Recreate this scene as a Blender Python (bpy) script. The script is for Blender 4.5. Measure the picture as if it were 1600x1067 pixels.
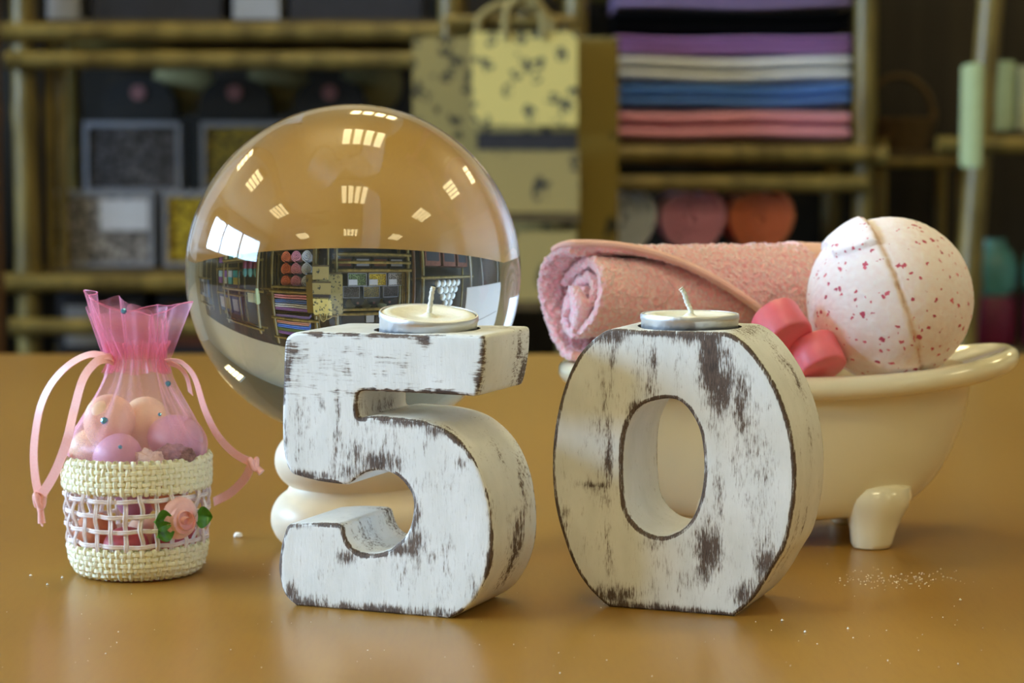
import bpy, bmesh, math, random
import numpy as np
from mathutils import Vector, Matrix, noise
from mathutils.geometry import delaunay_2d_cdt
PI = math.pi
random.seed(7)
SC = bpy.context.scene
COL = SC.collection
for _o in list(bpy.data.objects): bpy.data.objects.remove(_o)

# ------------------------------------------------------------------ camera, light, exposure
T = 0.75                       # table top height
CAMH = 0.182                   # camera above the table top
FPX = 3600.0                   # focal length in pixels (50 mm on a 22.2 mm wide sensor)
HOR = 215.0                    # image row of the horizon
PITCH = math.atan((533.5 - HOR) / FPX)
cam = bpy.data.cameras.new('camera'); camo = bpy.data.objects.new('camera', cam); COL.objects.link(camo)
camo.location = (0, 0, T + CAMH); camo.rotation_euler = (PI/2 - PITCH, 0, 0)
cam.sensor_width = 22.2; cam.lens = 22.2 * FPX / 1600.0; cam.clip_start = 0.02; cam.clip_end = 60
cam.dof.use_dof = True; cam.dof.focus_distance = 0.885; cam.dof.aperture_fstop = 8.5; cam.dof.aperture_blades = 0
SC.camera = camo

world = bpy.data.worlds.new('sky'); SC.world = world; world.use_nodes = True
_bg = world.node_tree.nodes['Background']
_bg.inputs[0].default_value = (0.50, 0.76, 1.08, 1); _bg.inputs[1].default_value = 33.0
TUBE_STRENGTH = 10.5
TUBE_COLOR = (1.0, 0.85, 0.47)
SC.view_settings.view_transform = 'Standard'; SC.view_settings.look = 'None'
SC.view_settings.exposure = 0.22; SC.view_settings.gamma = 1.0; SC.view_settings.use_curve_mapping = False
SC.cycles.max_bounces = 12; SC.cycles.diffuse_bounces = 5; SC.cycles.glossy_bounces = 6
SC.cycles.transmission_bounces = 10; SC.cycles.transparent_max_bounces = 32
SC.cycles.sample_clamp_indirect = 3.0; SC.cycles.use_denoising = True
SC.cycles.caustics_reflective = False; SC.cycles.blur_glossy = 0.5

# ------------------------------------------------------------------ pixel rays -> real points
_F = Vector((0, math.cos(PITCH), -math.sin(PITCH))); _U = Vector((0, math.sin(PITCH), math.cos(PITCH))); _C = Vector((0, 0, T + CAMH))
def ray(px, py): return _F + Vector((1, 0, 0)) * ((px - 800) / FPX) + _U * ((533.5 - py) / FPX)
def at(px, py, Y):
    d = ray(px, py); return _C + d * (Y / d.y)
def on_table(px, py, z=T):
    d = ray(px, py); return _C + d * ((z - _C.z) / d.z)

# ------------------------------------------------------------------ materials
def srgb(r, g, b):
    f = lambda c: ((c/255) / 12.92) if c/255 <= 0.04045 else (((c/255) + 0.055) / 1.055) ** 2.4
    return (f(r), f(g), f(b), 1)
class NT:
    def __init__(s, name):
        s.m = bpy.data.materials.new(name); s.m.use_nodes = True; s.t = s.m.node_tree; s.t.nodes.clear()
        s.out = s.n('ShaderNodeOutputMaterial')
    def n(s, typ, **kw):
        nd = s.t.nodes.new(typ)
        for k, v in kw.items(): setattr(nd, k, v)
        return nd
    def l(s, a, b): s.t.links.new(a, b)
    def setin(s, sock, v):
        if hasattr(v, 'is_linked'): s.l(v, sock)
        else: sock.default_value = v
    def math(s, op, a, b=None, c=None, clamp=False):
        nd = s.n('ShaderNodeMath', operation=op, use_clamp=clamp); s.setin(nd.inputs[0], a)
        if b is not None: s.setin(nd.inputs[1], b)
        if c is not None: s.setin(nd.inputs[2], c)
        return nd.outputs[0]
    def mix(s, f, a, b, blend='MIX'):
        nd = s.n('ShaderNodeMix', data_type='RGBA', blend_type=blend); s.setin(nd.inputs[0], f); s.setin(nd.inputs[6], a); s.setin(nd.inputs[7], b)
        return nd.outputs[2]
    def rng(s, v, a, b, c=0.0, d=1.0):
        nd = s.n('ShaderNodeMapRange'); s.setin(nd.inputs[0], v); nd.inputs[1].default_value = a; nd.inputs[2].default_value = b
        nd.inputs[3].default_value = c; nd.inputs[4].default_value = d; return nd.outputs[0]
    def coords(s, scale=(1, 1, 1), kind='Object'):
        tc = s.n('ShaderNodeTexCoord'); mp = s.n('ShaderNodeMapping'); s.l(tc.outputs[kind], mp.inputs[0]); mp.inputs[3].default_value = scale
        return mp.outputs[0]
    def noise(s, vec, scale, detail=3, rough=0.55, out=0, dist=0.0):
        nd = s.n('ShaderNodeTexNoise'); s.l(vec, nd.inputs['Vector']); nd.inputs['Scale'].default_value = scale
        nd.inputs['Detail'].default_value = detail; nd.inputs['Roughness'].default_value = rough; nd.inputs['Distortion'].default_value = dist
        return nd.outputs[out]
    def voro(s, vec, scale, out='Distance', feature='F1', rand=1.0):
        nd = s.n('ShaderNodeTexVoronoi', feature=feature); s.l(vec, nd.inputs['Vector']); nd.inputs['Scale'].default_value = scale
        nd.inputs['Randomness'].default_value = rand
        return nd.outputs[out]
    def bump(s, h, strength=0.3, dist=0.001):
        nd = s.n('ShaderNodeBump'); s.setin(nd.inputs['Height'], h); nd.inputs['Strength'].default_value = strength; nd.inputs['Distance'].default_value = dist
        return nd.outputs[0]
    def attr(s, name):
        nd = s.n('ShaderNodeAttribute', attribute_name=name); return nd.outputs['Fac']
    def prin(s, color=(.8,.8,.8,1), rough=.5, **kw):
        p = s.n('ShaderNodeBsdfPrincipled'); s.setin(p.inputs['Base Color'], color); s.setin(p.inputs['Roughness'], rough)
        for k, v in kw.items(): s.setin(p.inputs[k.replace('_', ' ')], v)
        s.l(p.outputs[0], s.out.inputs[0]); return p
def plain(name, col, rough=.5, vary=.12, nscale=60, bump=0.0, bscale=400, **kw):
    """plain procedural material: base colour with slight noise variation and bump"""
    k = NT(name); v = k.coords(); nz = k.noise(v, nscale)
    dark = tuple(c * (1 - vary) for c in col[:3]) + (1,); lite = tuple(min(1, c * (1 + vary)) for c in col[:3]) + (1,)
    p = k.prin(k.mix(k.rng(nz, .3, .7), dark, lite), rough, **kw)
    if bump: k.l(k.bump(k.noise(v, bscale, 2), bump), p.inputs['Normal'])
    return k.m

# ------------------------------------------------------------------ mesh helpers
class MB:
    def __init__(s): s.v = []; s.f = []
    def grid(s, fn, nu, nv, cu=False, cv=False, flip=False):
        """fn(u,v) with u,v in 0..1"""
        b = len(s.v); U = nu if cu else nu + 1; V = nv if cv else nv + 1
        for i in range(U):
            for j in range(V): s.v.append(tuple(fn(i / nu, j / nv)))
        for i in range(nu):
            for j in range(nv):
                a = b + i * V + j; c = b + ((i + 1) % U) * V + j; d = b + ((i + 1) % U) * V + (j + 1) % V; e = b + i * V + (j + 1) % V
                s.f.append((a, e, d, c) if flip else (a, c, d, e))
        return s
    def tube(s, pts, r, seg=8, closed=False, caps=True, flat=1.0):
        pts = [Vector(p) for p in pts]; n = len(pts); b = len(s.v); prev = None
        for i, p in enumerate(pts):
            q0 = pts[(i - 1) % n] if (closed or i > 0) else pts[i]; q1 = pts[(i + 1) % n] if (closed or i < n - 1) else pts[i]
            t = (q1 - q0); t = t.normalized() if t.length > 1e-12 else Vector((0, 0, 1))
            if prev is None:
                a = Vector((0, 0, 1)) if abs(t.z) < .9 else Vector((1, 0, 0)); nrm = (a - t * a.dot(t)).normalized()
            else: nrm = (prev - t * prev.dot(t)).normalized()
            prev = nrm; bn = t.cross(nrm); rr = r[i] if hasattr(r, '__len__') else r
            for k in range(seg):
                an = 2 * PI * k / seg; s.v.append(tuple(p + nrm * math.cos(an) * rr + bn * math.sin(an) * rr * flat))
        for i in range(n if closed else n - 1):
            for k in range(seg):
                a = b + i * seg + k; a2 = b + i * seg + (k + 1) % seg; c = b + ((i + 1) % n) * seg + k; c2 = b + ((i + 1) % n) * seg + (k + 1) % seg
                s.f.append((a, a2, c2, c))
        if caps and not closed:
            s.f.append(tuple(b + k for k in range(seg))[::-1]); s.f.append(tuple(b + (n - 1) * seg + k for k in range(seg)))
        return s
    def lathe(s, prof, c=(0, 0, 0), seg=48, sx=1, sy=1):
        """prof: list of (r,z); r==0 ends close"""
        b = len(s.v); rows = []
        for r, z in prof:
            if abs(r) < 1e-9: rows.append([len(s.v)]); s.v.append((c[0], c[1], c[2] + z))
            else:
                rows.append(list(range(len(s.v), len(s.v) + seg)))
                for k in range(seg): a = 2 * PI * k / seg; s.v.append((c[0] + r * math.cos(a) * sx, c[1] + r * math.sin(a) * sy, c[2] + z))
        for A, B in zip(rows, rows[1:]):
            for k in range(seg):
                k2 = (k + 1) % seg
                if len(A) == 1 and len(B) == 1: continue
                if len(A) == 1: s.f.append((A[0], B[k2], B[k]))
                elif len(B) == 1: s.f.append((A[k], A[k2], B[0]))
                else: s.f.append((A[k], A[k2], B[k2], B[k]))
        return s
    def box(s, x0, x1, y0, y1, z0, z1, rot=None, piv=None):
        b = len(s.v)
        for x in (x0, x1):
            for y in (y0, y1):
                for z in (z0, z1): s.v.append((x, y, z))
        for f in ((0,1,3,2),(4,6,7,5),(0,4,5,1),(2,3,7,6),(0,2,6,4),(1,5,7,3)): s.f.append(tuple(b + i for i in f))
        return s
    def xf(s, M):
        s.v = [tuple(M @ Vector(p)) for p in s.v]; return s
    def build(s, name, mat, parent=None, smooth=True, bevel=0.0, loc=None):
        me = bpy.data.meshes.new(name); me.from_pydata(s.v, [], s.f); me.update(); me.validate()
        bm = bmesh.new(); bm.from_mesh(me); bmesh.ops.recalc_face_normals(bm, faces=bm.faces)
        if bevel: bmesh.ops.bevel(bm, geom=list(bm.edges), offset=bevel, segments=2, affect='EDGES', clamp_overlap=True)
        bm.to_mesh(me); bm.free()
        if smooth:
            for p in me.polygons: p.use_smooth = True
        me.materials.append(mat)
        if smooth: me.set_sharp_from_angle(angle=.85)
        o = bpy.data.objects.new(name, me); COL.objects.link(o)
        if parent is not None: o.parent = parent
        if loc is not None: o.location = loc
        return o
def thing(name, label, cat, loc=(0, 0, 0), rz=0, group=None, rot=None):
    o = bpy.data.objects.new(name, None); COL.objects.link(o); o.location = loc; o.rotation_euler = rot if rot else (0, 0, rz)
    o.empty_display_size = .02
    return tag(o, label, cat, group)
def tag(o, label, cat, group=None, kind=None):
    o['label'] = label; o['category'] = cat
    if group: o['group'] = group
    if kind: o['kind'] = kind
    return o
def struct(o, label=None):
    o['kind'] = 'structure'
    if label: o['label'] = label
    return o
def copy_tree(o, parent=None):
    c = o.copy(); COL.objects.link(c)
    if parent is not None: c.parent = parent; c.matrix_parent_inverse = o.matrix_parent_inverse.copy()
    for ch in list(o.children): copy_tree(ch, c)
    return c
def setmat(o, m):
    """give a copy its own mesh data so it can carry its own material"""
    o.data = o.data.copy(); o.data.materials.clear(); o.data.materials.append(m)
def autosmooth(o, ang=0.6):
    try:
        o.data.set_sharp_from_angle(angle=ang)
    except Exception: pass
    return o
def catmull(pts, n=8, closed=False):
    P = [Vector(p) for p in pts]; out = []; N = len(P)
    for i in range(N if closed else N - 1):
        g = (lambda k: P[k % N]) if closed else (lambda k: P[max(0, min(N - 1, k))])
        a, b, c, d = g(i - 1), g(i), g(i + 1), g(i + 2)
        for j in range(n):
            t = j / n; out.append(0.5 * ((2*b) + (c - a) * t + (2*a - 5*b + 4*c - d) * t*t + (3*b - a - 3*c + d) * t**3))
    if not closed: out.append(P[-1])
    return out

# ================================================================== THE ROOM
RX0, RX1, RY0, RY1, RZ = -3.6, 3.8, -3.4, 3.98, 2.59
mwall = plain('cream_wall_paint', srgb(186, 178, 154), .85, .03, 4)
mback = NT('dark_panelling')
_v = mback.coords((1, 1, .05)); _n = mback.noise(_v, 14, 4)
mback.prin(mback.mix(mback.rng(_n, .35, .7), srgb(38, 32, 26), srgb(62, 54, 42)), .8); mback = mback.m
mceil = plain('ceiling_tile_paint', srgb(150, 141, 114), .9, .04, 8)
mfloor = plain('grey_carpet', srgb(70, 66, 62), .95, .2, 90)
struct(MB().box(RX0 - .1, RX1 + .1, RY0 - .1, RY1 + .1, -.1, 0).build('floor', mfloor, smooth=False))
struct(MB().box(RX0 - .1, RX1 + .1, RY1, RY1 + .1, 0, RZ).build('wall_back', mwall, smooth=False))
struct(MB().box(RX0, 2.9, RY1 - .02, RY1, 0, 1.62).build('trim_1', mback, smooth=False))
struct(MB().box(RX0 - .1, RX1 + .1, RY0 - .1, RY0, 0, RZ).build('wall_front', mwall, smooth=False))
struct(MB().box(RX1, RX1 + .1, RY0, RY1, 0, RZ).build('wall_right', mwall, smooth=False))
WY0, WY1, WZ0, WZ1 = -.75, 2.87, 1.30, 2.22
w = MB(); w.box(RX0 - .1, RX0, RY0, WY0, 0, RZ); w.box(RX0 - .1, RX0, WY1, RY1, 0, RZ); w.box(RX0 - .1, RX0, WY0, WY1, 0, WZ0); w.box(RX0 - .1, RX0, WY0, WY1, WZ1, RZ)
struct(w.build('wall_left', mwall, smooth=False))
# three panes of daylight window in the left wall
mframe = plain('white_window_frame', srgb(225, 225, 222), .4, .03)
kg = NT('window_glass'); tb = kg.n('ShaderNodeBsdfTransparent'); gb = kg.n('ShaderNodeBsdfGlossy'); gb.inputs['Roughness'].default_value = .02
mx = kg.n('ShaderNodeMixShader'); mx.inputs[0].default_value = .06; kg.l(tb.outputs[0], mx.inputs[1]); kg.l(gb.outputs[0], mx.inputs[2]); kg.l(mx.outputs[0], kg.out.inputs[0]); mglass = kg.m
PW = (WY1 - WY0) / 3
for i in range(3):
    y0 = WY0 + i * PW; y1 = y0 + PW; f = .045
    w = MB(); X0, X1 = RX0 - .08, RX0 - .02
    w.box(X0, X1, y0, y0 + f, WZ0, WZ1); w.box(X0, X1, y1 - f, y1, WZ0, WZ1); w.box(X0, X1, y0 + f, y1 - f, WZ0, WZ0 + f); w.box(X0, X1, y0 + f, y1 - f, WZ1 - f, WZ1)
    fr = struct(w.build('window_%d' % (i + 1), mframe, smooth=False))
    MB().box(RX0 - .054, RX0 - .05, y0 + f, y1 - f, WZ0 + f, WZ1 - f).build('window_pane', mglass, fr, smooth=False)
pl = bpy.data.lights.new('window_portal', 'AREA'); pl.shape = 'RECTANGLE'; pl.size = PW * 3; pl.size_y = WZ1 - WZ0; pl.cycles.is_portal = True
plo = bpy.data.objects.new('window_portal', pl); COL.objects.link(plo); plo.location = (RX0 - .09, (WY0 + WY1) / 2, (WZ0 + WZ1) / 2)
plo.rotation_euler = (PI/2, 0, -PI/2)

# ceiling with recessed louvre lights
mlou = plain('lamp_housing', srgb(190, 186, 170), .5, .03)
kt = NT('lamp_tube'); em = kt.n('ShaderNodeEmission'); em.inputs[0].default_value = TUBE_COLOR + (1,); em.inputs[1].default_value = TUBE_STRENGTH; kt.l(em.outputs[0], kt.out.inputs[0])
mtube = kt.m
struct(MB().box(RX0 - .1, RX1 + .1, RY0 - .1, RY1 + .1, RZ, RZ + .1).build('ceiling', mceil, smooth=False))
cols = (-2.0, .03, 1.98); rows = (-2.0, -.16, 1.52, 3.2)
lp = thing('ceiling_light', 'square ceiling light with four glowing tubes', 'light', (0, 0, RZ), group='square ceiling lights')
w = MB(); s_ = .3
w.box(-s_, s_, -s_, -s_ + .02, -.03, 0); w.box(-s_, s_, s_ - .02, s_, -.03, 0); w.box(-s_, -s_ + .02, -s_ + .02, s_ - .02, -.03, 0); w.box(s_ - .02, s_, -s_ + .02, s_ - .02, -.03, 0)
w.box(-s_ + .02, s_ - .02, -s_ + .02, s_ - .02, -.006, 0)
w.build('housing', mlou, lp, smooth=False)
for k in range(4):
    xc = -.21 + k * .14
    MB().box(xc - .048, xc + .048, -.27, .27, -.022, -.012).build('lamp_tube', mtube, lp, smooth=False)
LN = {0: 'left', 1: 'middle', 2: 'right'}; RN = {0: 'farthest behind the camera', 1: 'just behind the camera', 2: 'over the table', 3: 'over the shelves'}
first = True
for j, yy in enumerate(rows):
    for i, xx in enumerate(cols):
        o = lp if first else copy_tree(lp); first = False
        o.location = (xx, yy, RZ); o['label'] = 'square four tube ceiling light, %s column, row %s' % (LN[i], RN[j])

# ================================================================== THE TABLE
kt = NT('beech_table_top')
v = kt.coords((1, 1, 1)); vg = kt.coords((55, 7, 1)); vl = kt.coords((2.2, .8, 1))
n1 = kt.noise(vg, 9, 3, .6); n2 = kt.noise(vl, 2.0, 3, .5); vs = kt.coords((260, 26, 1)); n3 = kt.voro(vs, 1.0)
c = kt.mix(kt.rng(n2, .3, .7), srgb(154, 112, 44), srgb(167, 124, 52)); c = kt.mix(kt.math('MULTIPLY', kt.rng(n1, .45, .75), .28), c, srgb(146, 102, 46))
c = kt.mix(kt.math('MULTIPLY', kt.rng(n3, .16, .03), .03), c, srgb(134, 90, 42))
p = kt.prin(c, .28); p.inputs['Specular IOR Level'].default_value = .42
mtab = kt.m
mleg = plain('grey_metal_leg', srgb(90, 90, 92), .4, .05, Metallic=.6)
TX0, TX1, TY0, TY1 = -1.25, 1.15, .33, on_table(800, 553).y
tb = thing('table', 'wide beech table carrying the number candles, ball, basket and tub', 'table', (0, 0, 0))
MB().box(TX0, TX1, TY0, TY1, T - .028, T).build('table_top', mtab, tb, smooth=False)
for x in (TX0 + .08, TX1 - .08):
    for y in (TY0 + .08, TY1 - .08):
        MB().box(x - .025, x + .025, y - .025, y + .025, 0, T - .028).build('leg', mleg, tb, smooth=False)

# ================================================================== THE NUMERALS
def chaikin(P, n=2):
    for _ in range(n):
        Q = []
        for i in range(len(P)):
            a, b = P[i], P[(i + 1) % len(P)]; Q.append((a[0]*.75 + b[0]*.25, a[1]*.75 + b[1]*.25)); Q.append((a[0]*.25 + b[0]*.75, a[1]*.25 + b[1]*.75))
        P = Q
    return P
def smooth_outline(P, cosang=.80):
    out = []; N = len(P); V2 = [np.array(p) for p in P]
    def corner(i):
        a = V2[i] - V2[i-1]; b = V2[(i+1) % N] - V2[i]; return float(a @ b) / (np.linalg.norm(a) * np.linalg.norm(b) + 1e-9) < cosang
    cn = [corner(i) for i in range(N)]
    for i in range(N):
        j = (i + 1) % N; a, b = V2[i], V2[j]; d = b - a; L = np.linalg.norm(d)
        def tan(k, fallback):
            if cn[k]: return fallback
            t = V2[(k+1) % N] - V2[k-1]; return t / (np.linalg.norm(t) + 1e-9) * L
        ta, tb_ = tan(i, d), tan(j, d)
        for q in range(8):
            t = q / 8; out.append(tuple((2*t**3-3*t*t+1)*a + (t**3-2*t*t+t)*ta + (-2*t**3+3*t*t)*b + (t**3-t*t)*tb_))
    return out
def resample(P, step):
    P = np.array(P + [P[0]]); d = np.r_[0, np.cumsum(np.hypot(*(np.diff(P, axis=0).T)))]; n = max(8, int(d[-1] / step)); s = np.linspace(0, d[-1], n, endpoint=False)
    return np.c_[np.interp(s, d, P[:, 0]), np.interp(s, d, P[:, 1])]
def area(P): x, y = P[:, 0], P[:, 1]; return .5 * np.sum(x * np.roll(y, -1) - y * np.roll(x, -1))
def numeral(name, label, loops, anchor, yaw, depth, stains, side_stains, mat, candle):
    A = on_table(*anchor); u = Vector((math.cos(yaw), -math.sin(yaw), 0)); nrm = Vector((-math.sin(yaw), -math.cos(yaw), 0))
    def uv(px, py):
        d = ray(px, py); t = (A - _C).dot(nrm) / d.dot(nrm); q = _C + d * t - A; return (q.dot(u), max(q.z, 0.0))
    L = []
    for k, lp_ in enumerate(loops):
        P = [uv(*q) for q in lp_]
        P = resample(chaikin(smooth_outline(P), 1), .0009)
        if (area(P) > 0) != (k == 0): P = P[::-1]
        for _ in range(2): P = .25 * np.roll(P, 1, 0) + .5 * P + .25 * np.roll(P, -1, 0)
        P[:, 1] = np.where(P[:, 1] < .0006, 0, P[:, 1]); L.append(P)
    u0 = .5 * (L[0][:, 0].min() + L[0][:, 0].max())
    for P in L: P[:, 0] -= u0
    bev = .0014; NR = 4
    verts = []; faces = []; edge = []; stain = []; 
    st = [(uv(x, y), rx * 1.35 / 4100, ry * 1.35 / 4100, s_) for x, y, rx, ry, s_ in stains]
    def fstain(x, z):
        t = 0
        for (cx, cz), rx, rz, s_ in st:
            d = ((x + u0 - cx) / rx) ** 2 + ((z - cz) / rz) ** 2
            if d < 6: t = max(t, s_ * math.exp(-d * .9))
        return t
    allP = np.vstack(L)
    inner = []   # per loop: indices of front inset ring
    fi, bi = [], []
    for P in L:
        N = len(P); tan = np.roll(P, -1, 0) - np.roll(P, 1, 0); ln = np.hypot(*tan.T)[:, None]; nr = np.c_[tan[:, 1], -tan[:, 0]] / np.maximum(ln, 1e-9)  # outward for ccw
        for _ in range(3): nr = .25 * np.roll(nr, 1, 0) + .5 * nr + .25 * np.roll(nr, -1, 0)
        prof = [(bev * (1 - math.sin(a)), bev * (1 - math.cos(a))) for a in [PI/2 * k / NR for k in range(NR + 1)]]   # (inset, depth)
        prof = [(bev * (1 - math.sin(PI/2 * k / NR)), bev * (1 - math.cos(PI/2 * k / NR))) for k in range(NR + 1)]
        prof += [(0, bev + (depth - 2 * bev) * k / 12) for k in range(1, 12)]
        prof += [(bev * (1 - math.cos(PI/2 * k / NR)), depth - bev * (1 - math.sin(PI/2 * k / NR))) for k in range(NR + 1)]
        ring = []
        sd = [(np.array(uv(x, y)) - np.array([u0, 0]), df, rs, rd, s_) for x, y, df, rs, rd, s_ in side_stains]
        for ins, dp in prof:
            b = len(verts); ring.append(b)
            Q = P - nr * ins
            Q[:, 1] = np.maximum(Q[:, 1], 0)
            for i in range(N):
                verts.append((Q[i, 0], dp, Q[i, 1]))
                dd_ = min(dp, depth - dp); e = (dd_ - bev) + .0006 if dd_ >= bev * .999 else abs(dd_ - bev * .29) * .55; edge.append(max(0, e))
                if dp < bev * 1.01: s0 = fstain(Q[i, 0], Q[i, 1]) * (1 - dp / bev * .5)
                else:
                    s0 = 0
                    for cc, df, rs, rd, sg in sd:
                        dd = ((Q[i, 0] - cc[0]) ** 2 + (Q[i, 1] - cc[1]) ** 2) / rs ** 2 + ((dp - df * depth) / rd) ** 2
                        if dd < 6: s0 = max(s0, sg * math.exp(-dd * .9))
                stain.append(s0)
        for r0, r1 in zip(ring, ring[1:]):
            for i in range(N):
                j = (i + 1) % N; faces.append((r0 + i, r1 + i, r1 + j, r0 + j))
        fi.append((ring[0], N, P - nr * bev)); bi.append((ring[-1], N, P - nr * bev))
    # flat faces
    pts = []; idx = []; edges = []
    for r0, N, Q in fi:
        b = len(pts)
        for i in range(N): pts.append((Q[i, 0], max(0, Q[i, 1]))); idx.append(r0 + i); edges.append((b + i, b + (i + 1) % N))
    nb = len(pts); lo = allP.min(0); hi = allP.max(0); h = .0011
    B = np.array(pts)
    def inside(x, z):
        c_ = False
        for r0, N, Q in fi:
            x1, y1 = Q[:, 0], Q[:, 1]; x2, y2 = np.roll(x1, -1), np.roll(y1, -1)
            m = (y1 > z) != (y2 > z)
            with np.errstate(divide='ignore', invalid='ignore'): xi = x1 + (z - y1) * (x2 - x1) / (y2 - y1)
            c_ ^= bool(np.sum(m & (x < xi)) % 2)
        return c_
    gx = np.arange(lo[0], hi[0], h); gz = np.arange(lo[1], hi[1], h); k = 0
    for a_ in gx:
        for b_ in gz:
            x = a_ + (h / 2 if (k % 2) else 0); k += 1
            if np.min((B[:, 0] - x) ** 2 + (B[:, 1] - b_) ** 2) < (.8 * h) ** 2: continue
            if inside(x, b_): pts.append((x, b_))
    r = delaunay_2d_cdt([Vector(q) for q in pts], edges, [], 0, 1e-7)
    vout, fout, vorig = r[0], r[2], r[3]
    mapF, mapB = {}, {}
    for i, q in enumerate(vout):
        o0 = vorig[i][0] if vorig[i] else -1
        if 0 <= o0 < nb:
            mapF[i] = idx[o0]
            acc = 0
            for (r0, N, _q), (r1, N1, _q1) in zip(fi, bi):
                if r0 <= idx[o0] < r0 + N: mapB[i] = r1 + (idx[o0] - r0)
        else:
            e = float(np.sqrt(np.min((allP[:, 0] - q[0]) ** 2 + (allP[:, 1] - q[1]) ** 2)))
            dz = .00012 * noise.noise(Vector((q[0] * 90, q[1] * 35, 3)))
            mapF[i] = len(verts); verts.append((q[0], dz, q[1])); edge.append(max(0, e - bev) + .0006); stain.append(fstain(q[0], q[1]))
            mapB[i] = len(verts); verts.append((q[0], depth, q[1])); edge.append(max(0, e - bev) + .0006); stain.append(0)
    ed = set(map(tuple, map(sorted, edges)))
    for f in fout:
        cx = sum(vout[i][0] for i in f) / len(f); cz = sum(vout[i][1] for i in f) / len(f)
        if not inside(cx, cz): continue
        faces.append(tuple(mapF[i] for i in f)); faces.append(tuple(mapB[i] for i in f)[::-1])
    me = bpy.data.meshes.new(name); me.from_pydata(verts, [], faces); me.update()
    at1 = me.attributes.new('edge_dist', 'FLOAT', 'POINT'); at1.data.foreach_set('value', np.array(edge, dtype=np.float32) * 1000)
    at2 = me.attributes.new('stain', 'FLOAT', 'POINT'); at2.data.foreach_set('value', np.array(stain, dtype=np.float32))
    bm = bmesh.new(); bm.from_mesh(me); bmesh.ops.remove_doubles(bm, verts=bm.verts, dist=1e-6); bmesh.ops.recalc_face_normals(bm, faces=bm.faces); bm.to_mesh(me); bm.free()
    for p_ in me.polygons: p_.use_smooth = True
    me.materials.append(mat)
    o = bpy.data.objects.new(name, me); COL.objects.link(o)
    org = A + u * u0; o.location = (org.x, org.y, T); o.rotation_euler = (0, 0, -yaw)
    # drill the candle recess in the top
    ztop = allP[:, 1].max()
    cu, cr, cdep = candle
    cut = MB().lathe([(0, -cdep), (cr, -cdep), (cr, .03), (0, .03)], (0, 0, 0), 96).build('cutter', mat); cut.parent = o; cut.location = (cu, depth / 2, ztop)
    bpy.context.view_layer.update()
    md = o.modifiers.new('b', 'BOOLEAN'); md.operation = 'DIFFERENCE'; md.object = cut; md.solver = 'EXACT'
    dg = bpy.context.evaluated_depsgraph_get(); nm = bpy.data.meshes.new_from_object(o.evaluated_get(dg))
    o.modifiers.clear(); bpy.data.objects.remove(cut); old = o.data; o.data = nm; bpy.data.meshes.remove(old); nm.name = name
    autosmooth(o, .7)
    return o, ztop, u, nrm

def paint_mat(name, seed, horizontal=False, w0=.5, w1=1.6):
    k = NT(name)
    tc = k.n('ShaderNodeTexCoord'); mp = k.n('ShaderNodeMapping'); k.l(tc.outputs['Object'], mp.inputs[0]); mp.inputs[1].default_value = (seed, seed, seed)
    base = mp.outputs[0]
    def sc(x, y, z):
        m = k.n('ShaderNodeMapping'); k.l(base, m.inputs[0]); m.inputs[3].default_value = (x, y, z); return m.outputs[0]
    vert = k.noise(sc(1, .35, .13), 1700, 3, .7)      # fine vertical brush streaks
    hori = k.noise(sc(.1, .35, 1), 1300, 3, .65)
    lowb = k.noise(sc(1, .8, .5), 90, 3, .6); low2 = k.noise(sc(1, 1, .35), 240, 3, .6)
    sep = k.n('ShaderNodeSeparateXYZ'); k.l(tc.outputs['Object'], sep.inputs[0])
    if horizontal:
        hz = k.rng(sep.outputs['Z'], .078, .084); streak = k.math('ADD', k.math('MULTIPLY', vert, k.math('SUBTRACT', 1.0, hz)), k.math('MULTIPLY', hori, hz))
    else: streak = vert
    e = k.attr('edge_dist'); s = k.attr('stain')
    wid = k.math('MAXIMUM', k.rng(lowb, .35, .70, w0, w1), .02)
    et = k.math('SUBTRACT', 1.0, k.math('DIVIDE', e, wid), clamp=True)
    et = k.math('MULTIPLY', et, 1.25)
    sn = k.math('MULTIPLY', k.math('SUBTRACT', streak, .5), 2.2); ln = k.math('MULTIPLY', k.math('SUBTRACT', low2, .5), 1.6)
    tot = k.math('ADD', k.math('ADD', k.math('MAXIMUM', et, k.math('MULTIPLY', s, 1.2)), sn), ln)
    rnd = k.rng(lowb, .60, .74, 0, .22); tot = k.math('ADD', tot, rnd)
    mask = k.rng(tot, .66, .98)
    wash = k.rng(tot, .36, .76, 0, .42)
    tint = k.mix(k.rng(lowb, .3, .7), srgb(228, 231, 230), srgb(242, 244, 244))
    paint = k.mix(wash, tint, srgb(120, 104, 92))
    wood = k.mix(k.rng(streak, .35, .65), srgb(58, 46, 42), srgb(112, 94, 82))
    colr = k.mix(mask, paint, wood)
    p = k.prin(colr, k.rng(mask, 0, 1, .42, .7))
    hgt = k.math('ADD', k.math('MULTIPLY', mask, -.6), k.math('ADD', k.math('MULTIPLY', vert, .5), k.math('MULTIPLY', low2, .5)))
    k.l(k.bump(hgt, .35, .0006), p.inputs['Normal'])
    return k.m

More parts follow.
